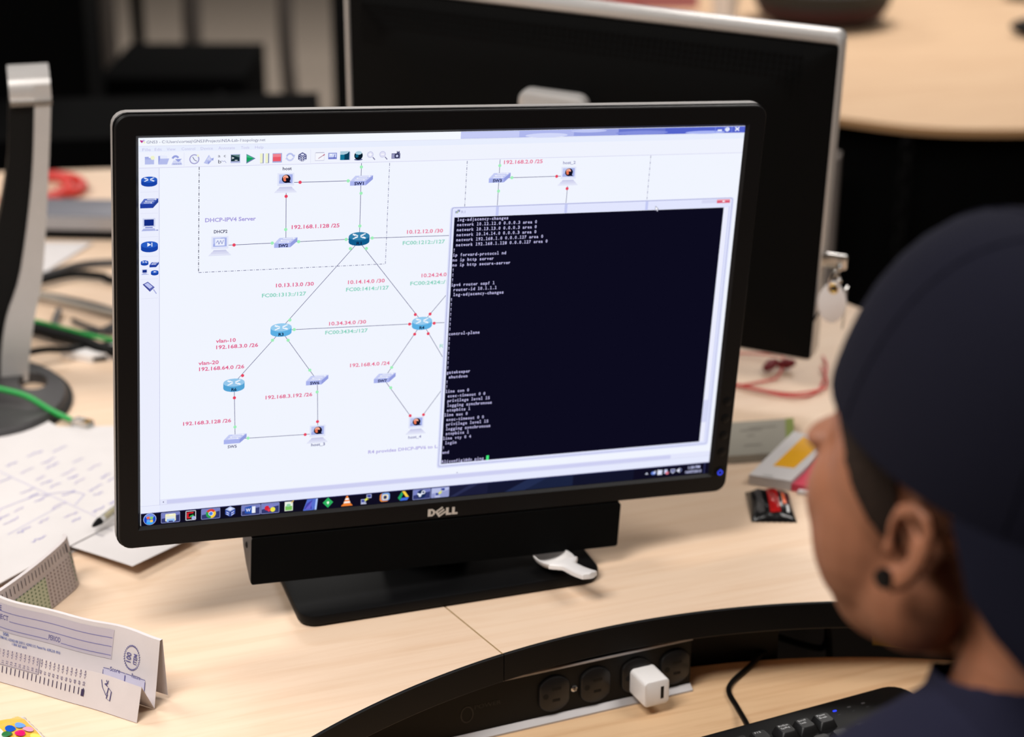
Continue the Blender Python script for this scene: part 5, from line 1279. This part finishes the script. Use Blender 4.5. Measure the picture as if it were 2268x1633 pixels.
parts = [hb((0, -.018, .055), (.076, .096, .082)), hb((0, .03, .03), (.066, .066, .075)), hb((0, .045, -.02), (.056, .05, .06)),
         hb((-.040, .066, -.004), (.026, .026, .034)), hb((.040, .066, -.004), (.026, .026, .034)), hb((-.042, .050, -.020), (.029, .037, .050)), hb((.042, .050, -.020), (.029, .037, .050)), hb((-.030, .046, -.055), (.030, .036, .030)), hb((.030, .046, -.055), (.030, .036, .030)), hb((-.052, .035, .012), (.018, .035, .040)), hb((.052, .035, .012), (.018, .035, .040)),
         hb((0, .036, -.062), (.046, .046, .034)), hb((-.044, .024, -.044), (.023, .034, .035)), hb((.044, .024, -.044), (.023, .034, .035)), hb((-.036, .040, -.052), (.026, .036, .030)), hb((.036, .040, -.052), (.026, .036, .030)),
         hb((0, .072, -.078), (.024, .018, .016)), hb((0, .084, -.048), (.025, .012, .013)), hb((0, .092, -.042), (.020, .006, .005)), hb((0, .091, -.053), (.018, .006, .005)),
         hb((-.03, .086, .026), (.024, .013, .009)), hb((.03, .086, .026), (.024, .013, .009)), hb((-.031, .084, .008), (.013, .010, .008)), hb((.031, .084, .008), (.013, .010, .008))]
parts += chain([hl(0, .090, .016), hl(0, .099, -.006), hl(0, .105, -.018)], [.006, .008, .010], .003)
parts += [hb((-.010, .094, -.020), (.008, .009, .007)), hb((.010, .094, -.020), (.008, .009, .007))]
# ears: rim, fold, lobe and the shell behind them
for sx_ in (-1, 1):
    def e(y, z, o=0): return hl(sx_ * (.0775 + o - y * .15), y * .78 - z * .20, z * .78 - .001)
    parts += chain([e(.012, -.004), e(.013, .012), e(.008, .024), e(-.003, .030), e(-.014, .027), e(-.021, .015), e(-.022, 0), e(-.018, -.014), e(-.010, -.024), e(-.001, -.029)], [.0030, .0036, .0040, .0042, .0042, .0040, .0038, .0038, .0046, .0056], .002)
    parts += chain([e(-.002, .018), e(-.012, .008), e(-.013, -.006), e(-.006, -.015)], [.0028, .0034, .0034, .0034], .002)
    parts += [(e(.0015, -.024), (.005, .0062, .0075), HR), (e(-.006, .003, -.012), (.0030, .014, .021), HR), (e(.010, -.006, .001), (.004, .004, .006), HR)]
# neck, trunk, arms, legs
NB = HD + Vector((.008, -.050, -.105))
parts += chain([hl(0, -.036, .0), hl(0, -.042, -.06), NB], [.052, .047, .056], .012)
SL, SR = HD + Vector((-.160, -.045, -.185)), HD + Vector((.180, -.080, -.180))
parts += chain([NB + Vector((0, 0, -.02)), SL + Vector((.03, 0, .012))], [.052, .046], .015) + chain([NB + Vector((0, 0, -.02)), SR + Vector((-.03, 0, .012))], [.052, .046], .015)
parts += [(HD + Vector((.012, -.085, -.235)), (.150, .090, .10), None), (HD + Vector((.016, -.105, -.35)), (.150, .100, .14), None), (HD + Vector((.018, -.125, -.52)), (.140, .105, .15), None), (HD + Vector((.020, -.135, -.68)), (.155, .115, .10), None)]
EL, ER = Vector((-.125, -.640, -.125)), Vector((.315, -.670, -.125))
WL, WR = Vector((.005, -.490, -.050)), Vector((.215, -.500, -.050))
parts += chain([SL, EL], [.052, .040], .015) + chain([SR, ER], [.052, .040], .015) + chain([EL, WL], [.038, .025], .012) + chain([ER, WR], [.038, .025], .012)
for w, s_ in ((WL, 1), (WR, -1)):
    palm = w + Vector((.022 * s_, .055, .010))
    parts += chain([w, palm + Vector((0, -.01, 0))], [.022, .022], .008) + [(palm, (.038, .042, .013), Matrix.Rotation(math.radians(-14 * s_), 3, 'Z'))]
    for k, (dx, ln) in enumerate(((-.029, .062), (-.010, .074), (.010, .078), (.029, .068))):
        if s_ < 0: dx = -dx
        b = palm + Vector((dx, .030, .003)); d_ = Vector((.16 * s_ + dx * 1.5, 1, 0)).normalized()
        parts += chain([b, b + d_ * ln * .45 + Vector((0, 0, .010)), b + d_ * ln * .78 + Vector((0, 0, .0)), b + d_ * ln * .98 + Vector((0, 0, -.010))], [.0095, .0088, .0082, .0072], .004)
    b = palm + Vector((.030 * s_, -.012, -.002)); parts += chain([b, b + Vector((.022 * s_, .020, .0)), b + Vector((.028 * s_, .046, -.004))], [.0115, .0100, .0085], .004)
for x, xk in ((.035, .02), (.180, .20)):
    kn = Vector((xk, -.36, -.345)); an = Vector((xk, -.33, FLOOR + .09))
    parts += chain([Vector((x, -.79, -.345)), kn, an], [.078, .058, .040], .02) + chain([an, an + Vector((0, .03, -.045)), an + Vector((0, .14, -.062))], [.040, .042, .030], .015)
me = blob(parts, .0026, 9)
me.materials.append(M['skin'])
smooth_mesh(me, 180)
for v in me.vertices: v.co -= HD
person = bpy.data.objects.new('person', me); COL.objects.link(person); person.location = HD
tag(person, 'person in a navy backwards cap and shirt with a black ear plug, facing the monitor', 'person')
IH = HR.transposed()
def shell(name, test, off, m, thick=0.0, sm=0):
    """clothing or hair: the part of the body surface picked by test, moved outwards"""
    bm = bmesh.new(); bm.from_mesh(me); bm.normal_update()
    keep = [test(f.calc_center_median() + HD) for f in bm.faces]
    bmesh.ops.delete(bm, geom=[f for f, k in zip(bm.faces, keep) if not k], context='FACES')
    bm.normal_update()
    for _ in range(sm): bmesh.ops.smooth_vert(bm, verts=bm.verts, factor=.5, use_axis_x=True, use_axis_y=True, use_axis_z=True)
    bm.normal_update()
    for v in bm.verts: v.co += v.normal * off
    nm = bpy.data.meshes.new(name); bm.to_mesh(nm); bm.free()
    nm.materials.clear(); nm.materials.append(m); smooth_mesh(nm, 180)
    o = bpy.data.objects.new(name, nm); link(o, person)
    if thick:
        sd = o.modifiers.new('t', 'SOLIDIFY'); sd.thickness = thick; sd.offset = 1
    return o
def is_hair(p):
    q = IH @ (p - HD)
    if q.z < -.062: return False
    if abs(q.x) > .062 and -.030 < q.y < .012 and -.040 < q.z < .030: return False
    if q.y > .092: return False
    K = ((-.12, -.030), (-.035, .000), (-.028, .016), (.006, .020), (.012, -.010), (.022, -.006), (.034, .010), (.050, .034), (.070, .055), (.092, .070))
    for (y0, z0), (y1, z1) in zip(K, K[1:]):
        if y0 <= q.y <= y1: return q.z > z0 + (z1 - z0) * (q.y - y0) / (y1 - y0)
    return q.y < -.12
hair = shell('hair', is_hair, .0024, M['hair'], 0, 3)
hair['label'] = 'short black hair under the cap'
def is_shirt(p):
    q = p - HD
    if p.z > HD.z - .03 or p.z < -.40: return False
    # open neck: a tilted ring around the neck base
    if q.z > -.082 - .35 * (q.y + .02): return False
    # sleeves end above the elbow
    for s_, e_ in ((SL, EL), (SR, ER)):
        d_ = (e_ - s_); t = (p - s_).dot(d_) / d_.length_squared
        if (p - s_ - d_ * t).length < .062 and t > .80: return False
    if p.y > HD.y + .06: return False
    if p.z < -.27 and p.y > HD.y - .02: return False
    for w_, e_ in ((WL, EL), (WR, ER)):
        d_ = (w_ - e_); t = (p - e_).dot(d_) / d_.length_squared
        if t > -.05 and (p - e_ - d_ * max(0, min(t, 1.6))).length < .055: return False
    return True
shirt = shell('shirt', is_shirt, .009, M['shirt'], .002, 12)
shirt['label'] = 'navy short-sleeved shirt'
def is_trouser(p): return p.z < -.27 and p.z > FLOOR + .10 and (p.z < -.30 or p.y > -.70) and abs(p.x - .107) < .24
shell('trousers', is_trouser, .006, M['trouser'], .0015, 1)
def is_shoe(p): return p.z < FLOOR + .105 
shell('shoes', is_shoe, .007, M['black'], .002, 1)
# cap worn backwards
def cp_(x, y, z): return HD + HR @ (Matrix.Rotation(math.radians(CAPT), 3, 'X') @ Vector((x, y, z)) + Vector(CAPO))
CAPT, CAPO = 18.0, (0, -.012, .047)
mb = MB(); ls = []
NU = 48
def crown(th, t):
    """t: 0 rim .. 1 top"""
    a = t * math.pi / 2
    k = math.cos(a) ** .72 if t < 1 else 0.0
    rx, ry, h = .0865, .1060, .120
    y0 = ry * (1.0 if math.sin(th) > 0 else .98)
    return (rx * k * math.cos(th), y0 * k * math.sin(th), -.012 + h * math.sin(a) ** 1.0)
for t in [0, .02, .06, .12, .2, .3, .4, .5, .6, .7, .8, .88, .94, .985]:
    ls.append([cp_(*crown(2 * math.pi * i / NU, t)) for i in range(NU)])
inn = [[cp_(*(Vector(crown(2 * math.pi * i / NU, t)) * .972)) for i in range(NU)] for t in (.6, .3, .1, 0)]
mb.loops(inn + ls, cap0=False, cap1=True)
crown_o = mb.build('cap', M['navy'], person, deg=60)
crown_o['label'] = 'dark navy cap worn backwards'
mb = MB(); mb.ball(cp_(0, 0, .110), .008, .008, .004); mb.build('cap_button', M['navy'], crown_o)
for k in range(6):
    th = math.pi / 6 + k * math.pi / 3
    pts = [cp_(*(Vector(crown(th, t)) * 1.002)) for t in [.02 + .96 * j / 16 for j in range(17)]]
    MB().tube(pts, .0006, 5).build('cap_seam', M['navy'], crown_o)
# bill over the nape
mb = MB(); ls = []
for i in range(25):
    th = math.radians(180 + 16 + (148) * i / 24); s_ = math.sin(math.pi * i / 24) ** .55
    prof = []
    for r_ in (0, .25, .5, .75, 1.0):
        x, y, z = crown(th, 0)
        o = Vector((x * .35, y, 0)).normalized() * (.058 * s_ * r_)
        prof.append(cp_(x + o.x, y + o.y, z - .070 * r_ * s_ - .006 * r_ * (1 - (2 * i / 24 - 1) ** 2)))
    for r_ in (1.0, .75, .5, .25, 0):
        x, y, z = crown(th, 0)
        o = Vector((x * .35, y, 0)).normalized() * (.058 * s_ * r_)
        prof.append(cp_(x + o.x, y + o.y, z - .0030 - .070 * r_ * s_ - .006 * r_ * (1 - (2 * i / 24 - 1) ** 2)))
    ls.append(prof)
mb.loops(ls); mb.build('cap_bill', M['navy'], crown_o, deg=60)
# ear plug
def e(sx_, y, z, o=0): return hl(sx_ * (.0775 + o - y * .15), y * .78 - z * .20, z * .78 - .001)
for sx_ in (-1, 1):
    mb = MB(); mb.lathe([(.0, -.002), (.0052, -.002), (.0056, 0), (.0052, .0018), (.003, .0022), (.0, .0016)], 18, Matrix.Translation(e(sx_, .0025, -.0235, .0055)) @ (HR @ Matrix.Rotation(math.radians(90 * sx_), 3, 'Y')).to_4x4())
    mb.build('ear_plug', M['gloss_black'], person)
# eyes
for sx_ in (-1, 1):
    mb = MB(); mb.ball(hl(sx_ * .031, .0885, .008), .009, .007, .0055); mb.build('eye', mat('eye_white', (225, 220, 215), .3), person)

# office chair under the person
chr_ = thing('office_chair', 'black office chair the capped person sits on', 'chair', (.107, -.82, FLOOR))
MB().rbox(-.133, .347, -1.06, -.60, -.51, -.45, .06, n=5).build('seat', M['matte_black'], chr_)
MB().rbox(-.083, .297, -1.02, -.98, -.40, -.02, .015, n=4).build('backrest', M['matte_black'], chr_)
MB().box(.082, .132, -1.03, -.99, -.52, -.38).build('back_support', M['black'], chr_, smooth=False)
MB().tube([(.107, -.82, FLOOR + .09), (.107, -.82, -.50)], .025, 12).build('post', M['black'], chr_)
for k in range(5):
    a = 2 * math.pi * k / 5 + .3
    c = Vector((.107 + .27 * math.cos(a), -.82 + .27 * math.sin(a), FLOOR + .028))
    lg = MB().tube([(.107, -.82, FLOOR + .10), c + Vector((0, 0, .035))], .02, 8, r1=.013).build('leg', M['black'], chr_)
    MB().ball(c, .026, .026, .028).build('caster', M['black'], lg)
